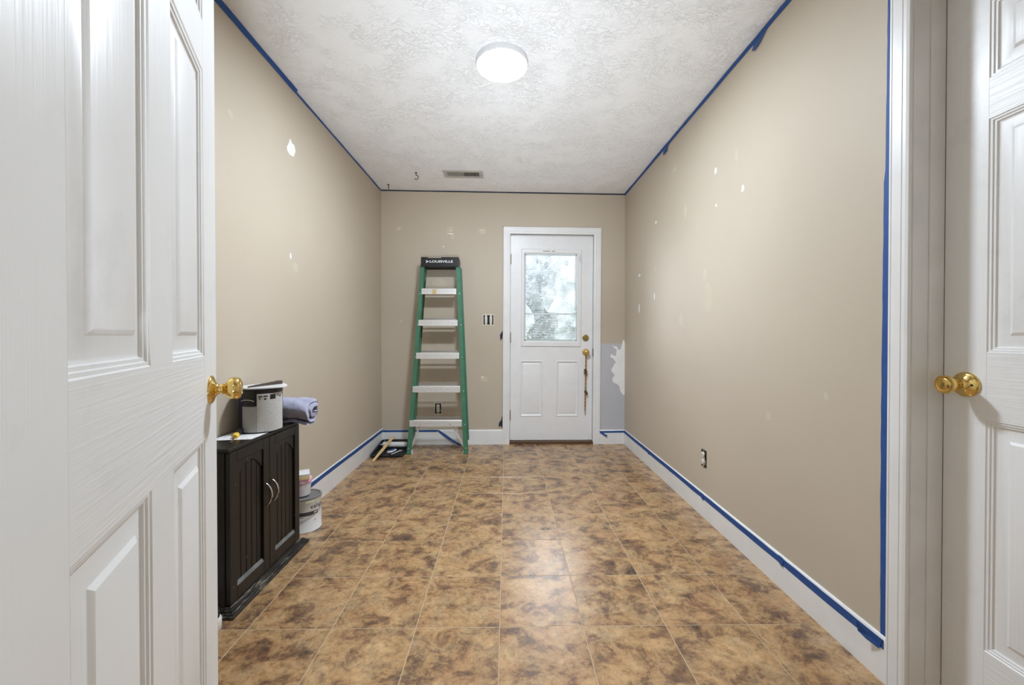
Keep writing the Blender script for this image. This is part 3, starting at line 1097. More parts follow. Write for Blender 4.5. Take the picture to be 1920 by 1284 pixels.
tab(o, [(-.675, YB - .0130, .145), (-.655, YB - .014, .143), (-.60, YB - .020, .110), (-.53, YB - .026, .060), (-.455, YB - .030, .016), (-.435, YB - .034, .001),
        (-.465, YB - .036, .002), (-.55, YB - .030, .048), (-.61, YB - .022, .088), (-.665, YB - .0135, .127)], 'drooping peeled tape end', off=(0, -1, 0))
o = ribbon('tape_strip', (.912, YB - .0126, .110), (XR - .012, YB - .0126, .113), (0, 0, .018),
           'short dark blue tape strip on the baseboard right of the far door', nrm=(0, -1, 0), n=14, seed=9, jit=.001)
tab(o, [(.908, YB - .0125, .134), (.93, YB - .016, .122), (.972, YB - .022, .098), (.990, YB - .026, .090), (.978, YB - .026, .074), (.95, YB - .020, .090), (.915, YB - .014, .112)], off=(0, -1, 0))
# along the casings
ribbon('tape_strip', (XR - .0008, 1.173, .10), (XR - .0008, 1.1725, ZR - .03), (0, .0255, 0),
       'upright blue tape strip beside the casing of the right-hand door', nrm=(-1, 0, 0), n=60, seed=10, jit=.002,
       wave=lambda t: (0, .0035 * sin(t * 5.0) - .004 * (t > .62), 0))
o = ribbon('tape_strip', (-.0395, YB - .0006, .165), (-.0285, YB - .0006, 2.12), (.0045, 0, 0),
           'thin shade-darkened tape strip up the left side of the far door casing', nrm=(0, -1, 0), n=50, seed=11, mat='tape_shaded', jit=.001)
tab(o, [(-.036, YB - .002, 1.115), (-.036, YB - .002, 1.075), (-.040, YB - .006, 1.040), (-.058, YB - .012, 1.020), (-.062, YB - .012, 1.070)], off=(0, -1, 0))
tab(o, [(-.036, YB - .002, .30), (-.030, YB - .004, .17), (-.038, YB - .008, .155), (-.050, YB - .012, .185), (-.078, YB - .016, .182), (-.070, YB - .014, .215), (-.05, YB - .008, .24)], off=(0, -1, 0))
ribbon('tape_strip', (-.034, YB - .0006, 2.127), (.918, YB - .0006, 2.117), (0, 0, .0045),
       'thin shade-darkened tape strip over the far door casing', nrm=(0, -1, 0), n=30, seed=12, mat='tape_shaded', jit=.0008)
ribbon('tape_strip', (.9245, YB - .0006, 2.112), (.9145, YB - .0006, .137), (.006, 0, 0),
       'thin shade-darkened tape strip down the right side of the far door casing', nrm=(0, -1, 0), n=50, seed=13, mat='tape_shaded', jit=.0012)

# ------------------------------------------------------------------ ceiling lamp
LX, LY = -.022, 2.025
LZ = zc(LX)
root = empty('ceiling_lamp', (LX, LY, LZ))
tag(root, 'round flush ceiling lamp, switched on, glowing white', 'ceiling lamp')
MB().lathe([(0, 0), (.133, 0), (.134, -.004), (.134, -.024), (.1325, -.0275), (.1275, -.0285), (.127, -.024), (0, -.024)], 64).build('housing', M['lamp_rim'], root, smooth=40)
MB().lathe([(.1265, -.0245), (.1265, -.028), (.122, -.0305), (.10, -.032), (0, -.033)], 64).build('diffuser', M['lamp'], root, smooth=60)

# ------------------------------------------------------------------ ceiling vent
VX, VY = -.375, 3.442
root = empty('ceiling_vent', (VX, VY, zc(VX) - .0005))
root.rotation_euler = (0, math.atan((ZL - ZR) / (XR - XL)), 0)
tag(root, 'narrow metal ceiling vent with two banks of slats near the end wall', 'vent')
fx, fy, ix, iy = .171, .078, .140, .045
m = MB()
for a, b, c, d in ((-fx, fx, -fy, -iy), (-fx, fx, iy, fy), (-fx, -ix, -iy, iy), (ix, fx, -iy, iy), (-.004, .004, -iy, iy)):
    m.box(a, b, c, d, -.0065, 0)
m.build('frame', M['vent'], root, smooth=30, bevel=.0012)
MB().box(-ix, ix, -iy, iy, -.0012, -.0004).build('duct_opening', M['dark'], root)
for sgn in (-1, 1):
    m = MB()
    for q in range(12):
        cx = sgn * (.010 + q * .0112 + .003)
        a = radians(38) * (1 if sgn < 0 else 1)
        R = Matrix.Translation((cx, 0, -.0055)) @ Matrix.Rotation(a if sgn < 0 else radians(-38), 4, 'Y')
        m.box(-.0004, .0004, -iy, iy, -.0048, .0048, R)
    tag(m.build('louvre_slats', M['vent'], root), kind='stuff')
for sx in (-1, 1):
    MB().lathe([(0, 0), (.004, 0), (.0035, -.0018), (0, -.002)], 12, Matrix.Translation((sx * .156, 0, -.0064))).build('screw', M['hinge'], root, smooth=40)

# ------------------------------------------------------------------ hooks in the ceiling
def hook(x, y, s, rot, label):
    root = empty('ceiling_hook', (x, y, zc(x)), (0, 0, rot))
    tag(root, label, 'hook')
    MB().lathe([(0, 0), (.009 * s, 0), (.008 * s, -.004 * s), (.003 * s, -.006 * s), (0, -.006 * s)], 16).build('base', M['bell'], root, smooth=40)
    pts = [(0, 0, -.004 * s), (0, 0, -.020 * s)]
    for q in range(15):
        a = pi / 2 + .4 - q * (pi * 1.45) / 14
        pts.append((.014 * s * cos(a) + .003 * s, 0, -.036 * s + .016 * s * sin(a)))
    MB().tube(pts, .0028 * s, 8).build('hook', M['bell'], root, smooth=60)


hook(-.783, 3.433, 1.15, .15, 'dark metal screw hook in the ceiling left of the vent')
hook(-1.106, 3.715, 1.15, -1.1, 'dark metal screw hook in the ceiling near the left back corner')


# ------------------------------------------------------------------ bare outlets and switches
def outlet(name, side, u, v, label, gang=1, frame=True):
    ang = {'back': 0, 'right': -pi / 2, 'left': pi / 2}[side]
    loc = NW[side](u, v, 0)
    root = empty(name, loc, (0, 0, ang))
    tag(root, label, 'outlet' if gang == 1 else 'switch')
    # local: x right, -y out of the wall, z up
    if gang == 1:
        W, H = .030, .050
    else:
        W, H = .048, .046
    m = MB()
    t = .008
    if frame:
        for a, b, c, d in ((-W - t, W + t, H, H + t * 1.6), (-W - t, W + t, -H - t, -H), (-W - t, -W, -H, H), (W, W + t, -H, H)):
            m.box(a, b, -.0016, .0, c, d)
        m.build('gypsum_edge', M['mud'], root)
    MB().box(-W, W, -.0008, -.0002, -H, H).build('box_recess', M['blackm'], root)
    if gang == 1:
        m = MB().box(-.009, .009, -.0035, -.001, -.054, .054)
        m.build('mounting_strap', M['chrome'], root)
        body = MB().box(-.0155, .0155, -.008, -.001, -.036, .036).build('receptacle', M['outlet'], root, smooth=30, bevel=.002)
        for s in (-1, 1):
            face = MB().lathe([(0, 0), (.0165, 0), (.016, .004), (0, .0045)], 24, Matrix.Translation((0, -.008, s * .0195)) @ Matrix.Rotation(pi / 2, 4, 'X') @ Matrix.Diagonal((1, .82, 1, 1)))
            face.build('socket_face', M['outlet'], body, smooth=40)
            m = MB().box(-.0075, -.0055, -.0130, -.012, s * .0195 - .001, s * .0195 + .007).box(.0055, .0075, -.0130, -.012, s * .0195 - .001, s * .0195 + .007)
            m.box(-.002, .002, -.0130, -.012, s * .0195 - .009, s * .0195 - .005)
            m.build('slots', M['blackm'], body)
        for q, (a, b) in enumerate(((-.02, -.024), (.021, -.02), (.019, .026))):
            MB().tube([(a, -.001, b * 1.6), (a * 1.15, -.006, b), (a * .9, -.004, b * .3)], .0018, 6).build('wire', (M['blackm'], M['outlet'], M['bell'])[q], root)
    else:
        for s in (-1, 1):
            MB().box(s * .0235 - .0095, s * .0235 + .0095, -.0035, -.001, -.052, .052).build('mounting_strap', M['outlet'], root)
            sw = MB().box(s * .0235 - .0125, s * .0235 + .0125, -.006, -.001, -.030, .030).build('switch_body', M['outlet'] if s > 0 else M['outlet'], root, smooth=30, bevel=.0015)
            MB().box(s * .0235 - .004, s * .0235 + .004, -.016, -.006, -.002 , .010).build('toggle', M['outlet'], sw, smooth=30, bevel=.001)
        MB().box(-.0095, .0095, -.0030, -.0009, -.030, .036).build('dark_gap', M['blackm'], root, smooth=30, bevel=.001)
    return root


outlet('wall_outlet', 'back', -.667, .352, 'bare wall outlet without cover behind the ladder')
outlet('wall_outlet', 'right', 2.293, .342, 'bare wall outlet without cover low on the right wall', frame=False)
outlet('wall_switch', 'back', -.175, 1.218, 'bare double light switch without cover beside the far door', 2)

# ------------------------------------------------------------------ step ladder leaning folded on the end wall
LAD = (-.62, 3.522, 0)
LEAN = math.atan(.103)
root = empty('step_ladder', LAD, (-LEAN, 0, 0))
tag(root, 'green fibreglass step ladder with aluminium steps leaning folded on the end wall', 'ladder')
H = 1.77
xl0, xl1 = -.891 + .62, -.802 + .62       # outer faces bottom/top, left
xr0, xr1 = -.348 + .62, -.440 + .62


def rail(sign, z0, z1, y0, depth, fl_, web=.0035, name='front_rail', inset=0.):
    def X(z):
        t = z / H
        return (xl0 + (xl1 - xl0) * t + inset) if sign < 0 else (xr0 + (xr1 - xr0) * t - inset)
    s = 1 if sign < 0 else -1       # inward direction
    pr = [(0, y0), (s * fl_, y0), (s * fl_, y0 + depth), (0, y0 + depth), (0, y0 + depth - web), (s * (fl_ - web), y0 + depth - web), (s * (fl_ - web), y0 + web), (0, y0 + web)]
    return MB().prism(pr, z0, z1, shear=lambda z: (X(z), 0))


def XI(sign, z):
    t = z / H
    return xl0 + (xl1 - xl0) * t if sign < 0 else xr0 + (xr1 - xr0) * t


for sg in (-1, 1):
    r = rail(sg, .010, 1.729, 0, .072, .036).build('front_rail', M['green'], root, smooth=30)
    for z in (.055, .262, .565, .873, 1.172, 1.462):
        x = XI(sg, z) + (-sg) * .012
        MB().lathe([(0, 0), (.0045, 0), (.004, .0022), (0, .0028)], 10, Matrix.Translation((x, 0, z)) @ Matrix.Rotation(pi / 2, 4, 'X')).build('rivet', M['alum'], r, smooth=50)
    rail(sg, .115, 1.727, .074, .040, .026, name='rear_rail', inset=-.009 if sg > 0 else .012).build('rear_rail', M['green'], root, smooth=30)
    # boots
    x = XI(sg, 0)
    s = -sg
    MB().box(min(x - s * .003, x + s * .040), max(x - s * .003, x + s * .040), -.003, .078, 0, .022).build('foot', M['green'], root, smooth=30, bevel=.003)
    MB().add([(x + s * .036, .0, .003), (x + s * .052, .012, .003), (x + s * .052, .07, .003), (x + s * .036, .076, .003),
              (x + s * .036, .0, .045), (x + s * .040, .012, .040), (x + s * .040, .07, .040), (x + s * .036, .076, .045)],
             [(0, 1, 2, 3), (4, 5, 6, 7), (0, 1, 5, 4), (1, 2, 6, 5), (2, 3, 7, 6), (3, 0, 4, 7)]).build('foot_plate', M['alum'], root)
    MB().box(XI(sg, .12) - .004, XI(sg, .12) + .004, .080, .126, .108, .124, Matrix.Translation((s * .014, 0, 0))).build('rear_foot', M['black'], root)
steps = [(.241, -.872 + .62, -.402 + .62), (.546, -.850 + .62, -.420 + .62), (.851, -.826 + .62, -.432 + .62), (1.155, -.810 + .62, -.450 + .62), (1.450, -.788 + .62, -.466 + .62)]
for k, (z, a, b) in enumerate(steps):
    zz = z + .006
    m = MB()
    pr = [(-.006, zz), (-.006, zz + .050), (-.003, zz + .055), (.070, zz + .055), (.070, zz + .026), (.067, zz + .026), (.067, zz + .051), (-.003, zz + .051), (-.003, zz)]
    m.prism(pr, a, b, axis='X')
    for q in range(7):
        m.box(a + .01, b - .01, .002 + q * .009, .005 + q * .009, zz + .0549, zz + .0568)
    st = m.build('step', M['alum'], root, smooth=25)
    MB().prism([(-.0075, zz + .030), (-.0060, zz + .030), (-.0060, zz + .033), (-.0075, zz + .0325)], a + .001, b - .001, axis='X').build('tread_bead', M['alum'], st)
    MB().box(a + .026, b - .026, .084, .088, zz + .066, zz + .080, Matrix.Translation((0, -.006, 0))).build('rear_bar', M['alum_dark'], root)
    if k == 4:
        MB().box(a + .100, a + .137, -.0066, -.0061, zz + .004, zz + .047).build('step_sticker', M['amber'], st)
    if k == 0:
        for xx in (a + .098, b - .105):
            MB().lathe([(0, 0), (.004, 0), (.003, .002), (0, .002)], 10, Matrix.Translation((xx, -.006, zz + .014)) @ Matrix.Rotation(pi / 2, 4, 'X')).build('bolt', M['hinge'], st)
# diagonal braces under the lowest step
for sg in (-1, 1):
    xa = (steps[0][1] + .085) if sg < 0 else (steps[0][2] - .085)
    xb = XI(sg, .075) + (-sg) * .030
    p0, p1 = Vector((xa, .030, .250)), Vector((xb, .030, .060))
    d = (p1 - p0)
    L = d.length
    zd = d.normalized()
    xd = Vector((0, 1, 0)).cross(zd).normalized()
    R = Matrix.Translation(p0) @ Matrix((xd, Vector((0, 1, 0)), zd)).transposed().to_4x4()
    MB().box(-.009, .009, -.0015, .0015, 0, L, R).box(-.009, -.0065, -.001, .008, 0, L, R).build('brace', M['alum'], root)
# folded spreaders
for sg in (-1, 1):
    s = -sg
    x = XI(sg, 1.1) + s * .040
    m = MB()
    for (za, zb) in ((1.60, 1.33), (1.32, 1.06)):
        m.add([(x + (XI(sg, za) - XI(sg, 1.1)), .052, za), (x + (XI(sg, za) - XI(sg, 1.1)) + s * .003, .052, za), (x + (XI(sg, zb) - XI(sg, 1.1)) + s * .003, .060, zb), (x + (XI(sg, zb) - XI(sg, 1.1)), .060, zb),
               (x + (XI(sg, za) - XI(sg, 1.1)), .070, za), (x + (XI(sg, za) - XI(sg, 1.1)) + s * .003, .070, za), (x + (XI(sg, zb) - XI(sg, 1.1)) + s * .003, .078, zb), (x + (XI(sg, zb) - XI(sg, 1.1)), .078, zb)],
              [(0, 1, 2, 3), (4, 5, 6, 7), (0, 1, 5, 4), (1, 2, 6, 5), (2, 3, 7, 6), (3, 0, 4, 7)])
    m.build('spreader', M['blackm'], root)
# cap
ca, cb = -.797 + .62, -.446 + .62
pr = [(-.018, 1.718), (-.018, 1.800), (-.014, 1.806), (.112, 1.806), (.118, 1.798), (.118, 1.722), (.112, 1.722), (.106, 1.730), (-.006, 1.730), (-.010, 1.718)]
m = MB()
m.prism([(y, z) for y, z in pr], ca, ca + .062, axis='X')
pr2 = [(-.018, 1.718), (-.018, 1.792), (-.014, 1.797), (.112, 1.797), (.118, 1.790), (.118, 1.722), (.112, 1.722), (.106, 1.730), (-.006, 1.730), (-.010, 1.718)]
m.prism(pr2, ca + .062, ca + .188, axis='X')
m.prism([(y, z) for y, z in pr], ca + .188, cb, axis='X')
cap = m.build('top_cap', M['black'], root, smooth=30)
for q in range(2):
    MB().box(cb - .0005, cb + .003, .005 + q * .055, .045 + q * .055, 1.735, 1.795).build('cap_rib', M['black'], cap, smooth=30, bevel=.001)
text_mesh('lettering', 'LOUISVILLE', .030, M['white'], cap, (.014 + (ca + cb) / 2, -.0186, 1.762), (pi / 2, 0, 0), fit=.216, bold=.0006)
lg = MB()
for q in range(3):
    xa = ca + .046 + q * .005
    lg.add([(xa, -.0186, 1.748 + q * .004), (xa + .030 - q * .004, -.0186, 1.762), (xa, -.0186, 1.777 - q * .004), (xa + .006, -.0186, 1.762)], [(0, 1, 2, 3)])
lg.v = lg.v[:4] + [Vector((p.x, p.y - .0001 * (i // 4), p.z)) for i, p in enumerate(lg.v[4:])]
lg.build('emblem', M['white'], cap)

# ------------------------------------------------------------------ paint tray with tools
TRX, TRY = -1.050, 3.620
root = empty('paint_tray', (TRX, TRY, 0))
tag(root, 'black plastic paint tray on the floor in the left back corner', 'paint tray')
hx, hy = .146, .182


def tz(y):      # rim height: rises toward the back
    return .016 + (y + hy) / (2 * hy) * .050


m = MB()
ny, nx = 20, 14
pts = {}


def rr_outline(hx, hy, r, n=6):
    o = []
    for cx, cy, a0 in ((hx - r, hy - r, 0), (-hx + r, hy - r, pi / 2), (-hx + r, -hy + r, pi), (hx - r, -hy + r, 1.5 * pi)):
        for q in range(n + 1):
            a = a0 + q / n * pi / 2
            o.append((cx + r * cos(a), cy + r * sin(a)))
    return o


oo = rr_outline(hx, hy, .028)
prof = [(1.0, lambda y: tz(y) - .010), (1.0, lambda y: tz(y)), (.955, lambda y: tz(y)), (.94, lambda y: tz(y) - .003)]
v, f = [], []
rings = []
for k, (s, fn) in enumerate(prof):
    rings.append([(x * s if k < 2 else x * (1 - (1 - s) * 1.0), y * (1 - (1 - s) * .8), fn(y)) for x, y in oo])


def bed(y):
    t = (y + hy) / (2 * hy)
    return .0115 - t * .006 if t < .62 else .0078 - (t - .62) * .01


rings.append([(x * .90, y * .92, max(.003, bed(y * .92))) for x, y in oo])
n = len(oo)
for r in rings:
    v += r
for k in range(len(rings) - 1):
    for i in range(n):
        q = (i + 1) % n
        f.append((k * n + i, k * n + q, (k + 1) * n + q, (k + 1) * n + i))
f.append(tuple(range((len(rings) - 1) * n, len(rings) * n)))
# underside down to the floor
under = [(x * .93, y * .94, .0) for x, y in oo]
b0 = len(v)
v += under
for i in range(n):
    q = (i + 1) % n
    f.append((i, q, b0 + q, b0 + i))
f.append(tuple(range(b0, b0 + n)))
m.add(v, f)
m.build('tray_body', M['black'], root, smooth=35)
m = MB()
for q in range(11):
    y = -.148 + q * .015
    m.box(.010, .118, y, y + .006, bed(y) - .002, bed(y) + .0035)
    m.box(-.118, -.040, y, y + .006, bed(y) - .002, bed(y) + .0035)
m.build('roll_off_ribs', M['black'], root)

# roller resting across the deep end
root = empty('paint_roller', (TRX + .005, 3.700, .0425))
tag(root, 'white paint roller lying across the back of the black tray', 'paint roller')
R = Matrix.Rotation(pi / 2, 4, 'Y')
MB().lathe([(0, -.112), (.022, -.112), (.0245, -.108), (.0248, 0), (.0245, .108), (.022, .112), (0, .112)], 24, R).build('nap_sleeve', M['roller'], root, smooth=50)
MB().tube([(-.110, 0, 0), (-.135, -.004, .004), (-.140, -.022, .006), (-.126, -.036, .008), (-.100, -.038, .010), (-.070, -.036, .0)], .0028, 8).build('wire_frame', M['chrome'], root, smooth=60)

# blue handled trim pad / brush
root = empty('paint_brush', (-1.035, 3.560, .0240), (0, 0, radians(-22)))
tag(root, 'small brush with blue grip and white rim lying in the black tray', 'paint brush')
MB().lathe([(0, -.045), (.020, -.045), (.026, -.030), (.026, .030), (.018, .047), (0, .048)], 24, Matrix.Rotation(-pi / 2, 4, 'X') @ Matrix.Diagonal((1, .38, 1, 1))).build('white_rim', M['canwhite'], root, smooth=50)
MB().lathe([(0, -.036), (.013, -.036), (.019, -.022), (.019, .022), (.012, .036), (0, .037)], 24, Matrix.Translation((0, 0, .004)) @ Matrix.Rotation(-pi / 2, 4, 'X') @ Matrix.Diagonal((1, .42, 1, 1))).build('blue_grip', M['blue'], root, smooth=50)
root = empty('plastic_spreader', (-.992, 3.545, .0135), (0, 0, radians(-25)))
tag(root, 'thin white plastic stick lying in the tray right of the blue-gripped brush', 'paint stick')
MB().box(-.006, .006, -.065, .060, 0, .004).build('shaft', M['canwhite'], root, smooth=30, bevel=.0015)
MB().box(-.016, .016, .055, .066, 0, .005).build('head', M['tub'], root, smooth=30, bevel=.001)

# wooden stirring stick
p0, p1 = Vector((-1.128, 3.335, .0005)), Vector((-1.085, 3.795, .0925))
d = p1 - p0
R = d.to_track_quat('Y', 'Z').to_matrix().to_4x4()
m = MB()
L = d.length
w0 = .0125
oo = [(-w0, .02), (-w0 * .9, .005), (-w0 * .4, 0), (w0 * .4, 0), (w0 * .9, .005), (w0, .02), (w0 * .86, .06), (w0 * 1.2, .16), (w0 * 1.25, L), (-w0 * 1.25, L), (-w0 * 1.2, .16), (-w0 * .86, .06)]
m.prism(oo, 0, .0045, R)
o = m.build('stir_stick', M['wood'], None, loc=p0, smooth=30)
tag(o, 'pale wooden paint stirring stick leaning across the black tray', 'stir stick')

# ------------------------------------------------------------------ black cabinet
CX1, CX0, CY0, CY1, CZ = -1.045, -1.205, 1.495, 1.998, .637
root = empty('cabinet', ((CX0 + CX1) / 2, (CY0 + CY1) / 2, 0))
tag(root, 'small black-brown two-door cabinet with arched beadboard doors against the left wall', 'cabinet')
OX, OY = (CX0 + CX1) / 2, (CY0 + CY1) / 2
hx, hy = (CX1 - CX0) / 2, (CY1 - CY0) / 2


def cb_(m, name, mat=None, parent=None, bevel=.0015):
    return m.build(name, mat or M['cab'], parent or root, smooth=30, bevel=bevel, segs=1)


cb_(MB().box(-hx, hx - .020, -hy, -hy + .015, .030, CZ - .016), 'side_panel')
cb_(MB().box(-hx, hx - .020, hy - .015, hy, .030, CZ - .016), 'side_panel')
cb_(MB().box(-hx, -hx + .006, -hy + .015, hy - .015, .030, CZ - .016), 'back_panel')
cb_(MB().box(-hx - .001, hx + .002, -hy - .006, hy + .004, CZ - .016, CZ), 'top_board', bevel=.003)
cb_(MB().box(-hx, hx - .020, -hy + .015, hy - .015, .030, .045), 'bottom_board')
# corner posts on the near side
cb_(MB().box(hx - .040, hx - .020, -hy - .004, -hy, .034, CZ - .016), 'corner_post')
# moulded base ledge
m = MB()
for dx, z0, z1 in ((.024, 0, .012), (.018, .012, .020), (.012, .020, .030), (.006, .030, .036)):
    m.box(-hx, hx + dx, -hy - dx * .8, hy + dx * 2.0, z0, z1)
m.build('base_moulding', M['worn'], root, smooth=30, bevel=.001, segs=1)
# doors
gap = .002
for k in range(2):
    y0 = -hy + .002 + k * (hy - .001)
    y1 = y0 + hy - .004
    z0, z1 = .040, CZ - .018
    d = empty('door', (hx - .018, (y0 + y1) / 2, z0))
    d.parent = root
    w2 = (y1 - y0) / 2
    hh = z1 - z0
    sw = .040
    t = .018
    near_meet = (k == 0)       # the near door meets its neighbour at +y
    cb_(MB().box(0, t, -w2, -w2 + sw, 0, hh), 'stile', parent=d)
    cb_(MB().box(0, t, w2 - sw, w2, 0, hh), 'stile', parent=d)
    cb_(MB().box(0, t, -w2 + sw, w2 - sw, 0, .052), 'rail', parent=d)
    cb_(MB().box(0, t, -w2 + sw, w2 - sw, hh - .042, hh), 'rail', parent=d)
    # bevel lip at the lower rail: rubbed wear and caught light painted as grey
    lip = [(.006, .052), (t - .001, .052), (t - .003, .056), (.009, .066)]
    MB().prism([(a, b) for a, b in lip], -w2 + sw, w2 - sw, axis='Y').build('lip', M['worn_glint'], d)
    # arched head piece
    a0, a1 = -w2 + sw, w2 - sw
    pr = [(a0, hh - .042), (a1, hh - .042), (a1, hh - .112)]
    for q in range(13):
        u = q / 12
        yy = a1 - .010 - u * (a1 - a0 - .020)
        pr.append((yy, hh - .112 + .052 * sin(pi * u) ** .8))
    pr.append((a0, hh - .112))
    MB().prism(pr, .004, .0125, axis='X').build('arched_head', M['cab'], d)
    # beadboard planks
    npl = 5
    pwid = (a1 - a0) / npl
    for q in range(npl):
        MB().prism([(.001, a0 + q * pwid + .0004), (.0065, a0 + q * pwid + .0016), (.0082, a0 + q * pwid + .0036), (.0082, a0 + (q + 1) * pwid - .0036), (.0065, a0 + (q + 1) * pwid - .0016), (.001, a0 + (q + 1) * pwid - .0004)],
                   .050, hh - .050, axis='Z').build('plank', M['cabpanel'], d)
    # bow handle
    ym = (w2 - .022) if near_meet else (-w2 + .022)
    pts = []
    for q in range(15):
        u = q / 14
        pts.append((t + .024 * sin(pi * u) ** .7, ym, .285 + .095 * u))
    MB().tube(pts, [.0030 + .0016 * sin(pi * q / 14) for q in range(15)], 10).build('handle', M['chrome'], d, smooth=60)

# ------------------------------------------------------------------ things on the cabinet
o = MB()
pz = CZ
o.add([(-1.203, 1.610, pz), (-1.050, 1.632, pz), (-1.050, 1.835, pz), (-1.203, 1.835, pz), (-1.203, 1.610, pz + .0008), (-1.050, 1.632, pz + .0008), (-1.050, 1.835, pz + .0008), (-1.203, 1.835, pz + .0008)],
      [(0, 1, 2, 3), (4, 5, 6, 7), (0, 1, 5, 4), (1, 2, 6, 5), (2, 3, 7, 6), (3, 0, 4, 7)])
o.v = [Vector((p.x + 1.125, p.y - 1.72, p.z - pz)) for p in o.v]
ppr = o.build('paper_sheet', M['paper'], None, loc=(-1.125, 1.72, pz))
uvl = ppr.data.uv_layers.new(name='UV')
for lp_ in ppr.data.loops:
    c_ = ppr.data.vertices[lp_.vertex_index].co
    uvl.data[lp_.index].uv = (c_.x * 8, c_.y * 6)
tag(ppr, 'white printed paper sheet under the can on the black cabinet', 'paper')


def curved_patch(name, R, a0, a1, z0, z1, mat, parent, n=24, uv=(1, 1)):
    v, f = [], []
    for i in range(n + 1):
        a = a0 + (a1 - a0) * i / n
        for rr in (R, R - .0006):
            for z in (z0, z1):
                v.append((rr * sin(a), -rr * cos(a), z))
    for i in range(n):
        k, q = i * 4, i * 4 + 4
        f += [(k, q, q + 1, k + 1), (k + 2, k + 3, q + 3, q + 2), (k + 1, q + 1, q + 3, k + 3), (k, k + 2, q + 2, q)]
    f += [(0, 1, 3, 2), (n * 4, n * 4 + 2, n * 4 + 3, n * 4 + 1)]
    o = MB().add(v, f).build(name, mat, parent, smooth=40)
    u = o.data.uv_layers.new(name='UV')
    for lp in o.data.loops:
        c = o.data.vertices[lp.vertex_index].co
        a = atan2(c.x, -c.y)
        u.data[lp.index].uv = ((a - a0) / (a1 - a0) * uv[0], (c.z - z0) / (z1 - z0) * uv[1])
    return o


# azimuth 0 looks to -y; positive towards +x. the camera sees this can from about +32 deg
CR = .086
croot = empty('paint_can', (-1.112, 1.800, CZ + .0008))
tag(croot, 'paint can with black top and grey fine-print label on the black cabinet', 'paint can')
MB().lathe([(0, 0), (CR - .003, 0), (CR, .002), (CR, .004), (CR - .002, .006), (CR - .002, .184), (CR, .186), (CR, .191), (CR - .004, .193), (CR - .010, .193), (CR - .014, .187), (0, .187)], 56).build('can_body', M['black'], croot, smooth=40)
curved_patch('label', CR - .0008, radians(20), radians(104), .006, .172, M['label'], croot)
curved_patch('label', CR - .0008, radians(-24), radians(19.5), .006, .118, M['label_grey'], croot)
curved_patch('label', CR - .0008, radians(-70), radians(-24.5), .006, .184, M['navy'], croot)
for a0, a1, z0, z1 in ((24, 34, .158, .163), (37, 47, .158, .163), (25, 31, .150, .153), (38, 44, .146, .152), (54, 70, .146, .166), (76, 82, .160, .164), (84, 92, .152, .156)):
    curved_patch('label_print', CR - .0001, radians(a0), radians(a1), z0, z1, M['blackm'], croot, 5)
MB().tube([((CR + .002) * sin(a), -(CR + .002) * cos(a), .148 - .0004 * q * q) for q, a in [(q, radians(-6 + q * 5)) for q in range(-4, 5)]], .0016, 6).build('wire_bail', M['chrome'], croot, smooth=60)
# white flat lid resting on the can
lz = CZ + .0008 + .1935
lid = MB()
ol = []
for q in range(28):
    a = 2 * pi * q / 28
    k = 1 + .06 * cos(a * 4 + .6)
    ol.append((.094 * k * cos(a), .094 * k * sin(a)))
lid.prism(ol, 0, .005)
o = lid.build('plastic_lid', M['canwhite'], None, loc=(-1.103, 1.808, lz), smooth=30)
tag(o, 'flat white plastic lid lying on top of the labelled paint can', 'plate')
# crusted stick on the lid
root = empty('crusted_brush', (-1.100, 1.807, lz + .005), (0, 0, radians(68)))
tag(root, 'dark paint-crusted brush lying on the white lid on the can', 'paint brush')
m = MB()
v, f = [], []
nn = 22
for i in range(nn + 1):
    t = i / nn
    x = -.078 + .156 * t
    wd = .004 + .009 * t
    hh = .005 + .010 * t
    jj = noise.noise(Vector((t * 14, 1, 1))) * .003
    for yy, zz in ((-wd, 0), (wd, 0), (wd * .9, hh + jj), (-wd * .9, hh - jj)):
        v.append((x, yy + jj * .5, zz + .0005))
for i in range(nn):
    for c in range(4):
        q = (c + 1) % 4
        f.append((i * 4 + c, i * 4 + q, i * 4 + 4 + q, i * 4 + 4 + c))
f += [(0, 1, 2, 3), (nn * 4, nn * 4 + 1, nn * 4 + 2, nn * 4 + 3)]
m.add(v, f).build('bristles', M['crust'], root, smooth=40)

# screwdriver
p_tip, p_end = Vector((-1.086, 1.560, CZ + .004)), Vector((-1.160, 1.728, CZ + .0165))
d = (p_end - p_tip)
root = empty('screwdriver', p_tip)
root.rotation_mode = 'QUATERNION'
root.rotation_quaternion = d.to_track_quat('Z', 'Y')
tag(root, 'screwdriver with amber and black handle lying on the paper on the cabinet', 'screwdriver')
L = d.length
MB().lathe([(0, 0), (.0035, .0), (.0028, .008), (.0030, .012), (.0030, L - .100), (0, L - .100)], 16).build('shaft', M['chrome'], root, smooth=40)
MB().lathe([(0, L - .102), (.008, L - .102), (.0125, L - .094), (.0125, L - .080), (.0085, L - .068), (.0085, L - .06), (0, L - .06)], 20).build('collar', M['screw_y'], root, smooth=40)
MB().lathe([(0, L - .064), (.0095, L - .064), (.0140, L - .048), (.0148, L - .028), (.0135, L - .008), (0, L - .008)], 8).build('grip', M['black'], root, smooth=20)
MB().lathe([(0, L - .009), (.0132, L - .009), (.012, L - .002), (.006, L + .002), (0, L + .002)], 16).build('end_cap', M['screw_y'], root, smooth=40)

# rolled towel
TYC, TZC, TR = 1.972, CZ + .060, .062
m = MB()
turns, NS, NX = 2.35, 110, 26
xa, xb = -1.200, -.962
TH2 = .0075


def sp_pt(t, off):
    a = -2.1 + t * turns * 2 * pi
    r = (TR - TH2) * (1 - t) ** .8 + .010 + off
    y, z = r * cos(a) * 1.10, r * sin(a) * .94
    return y, z


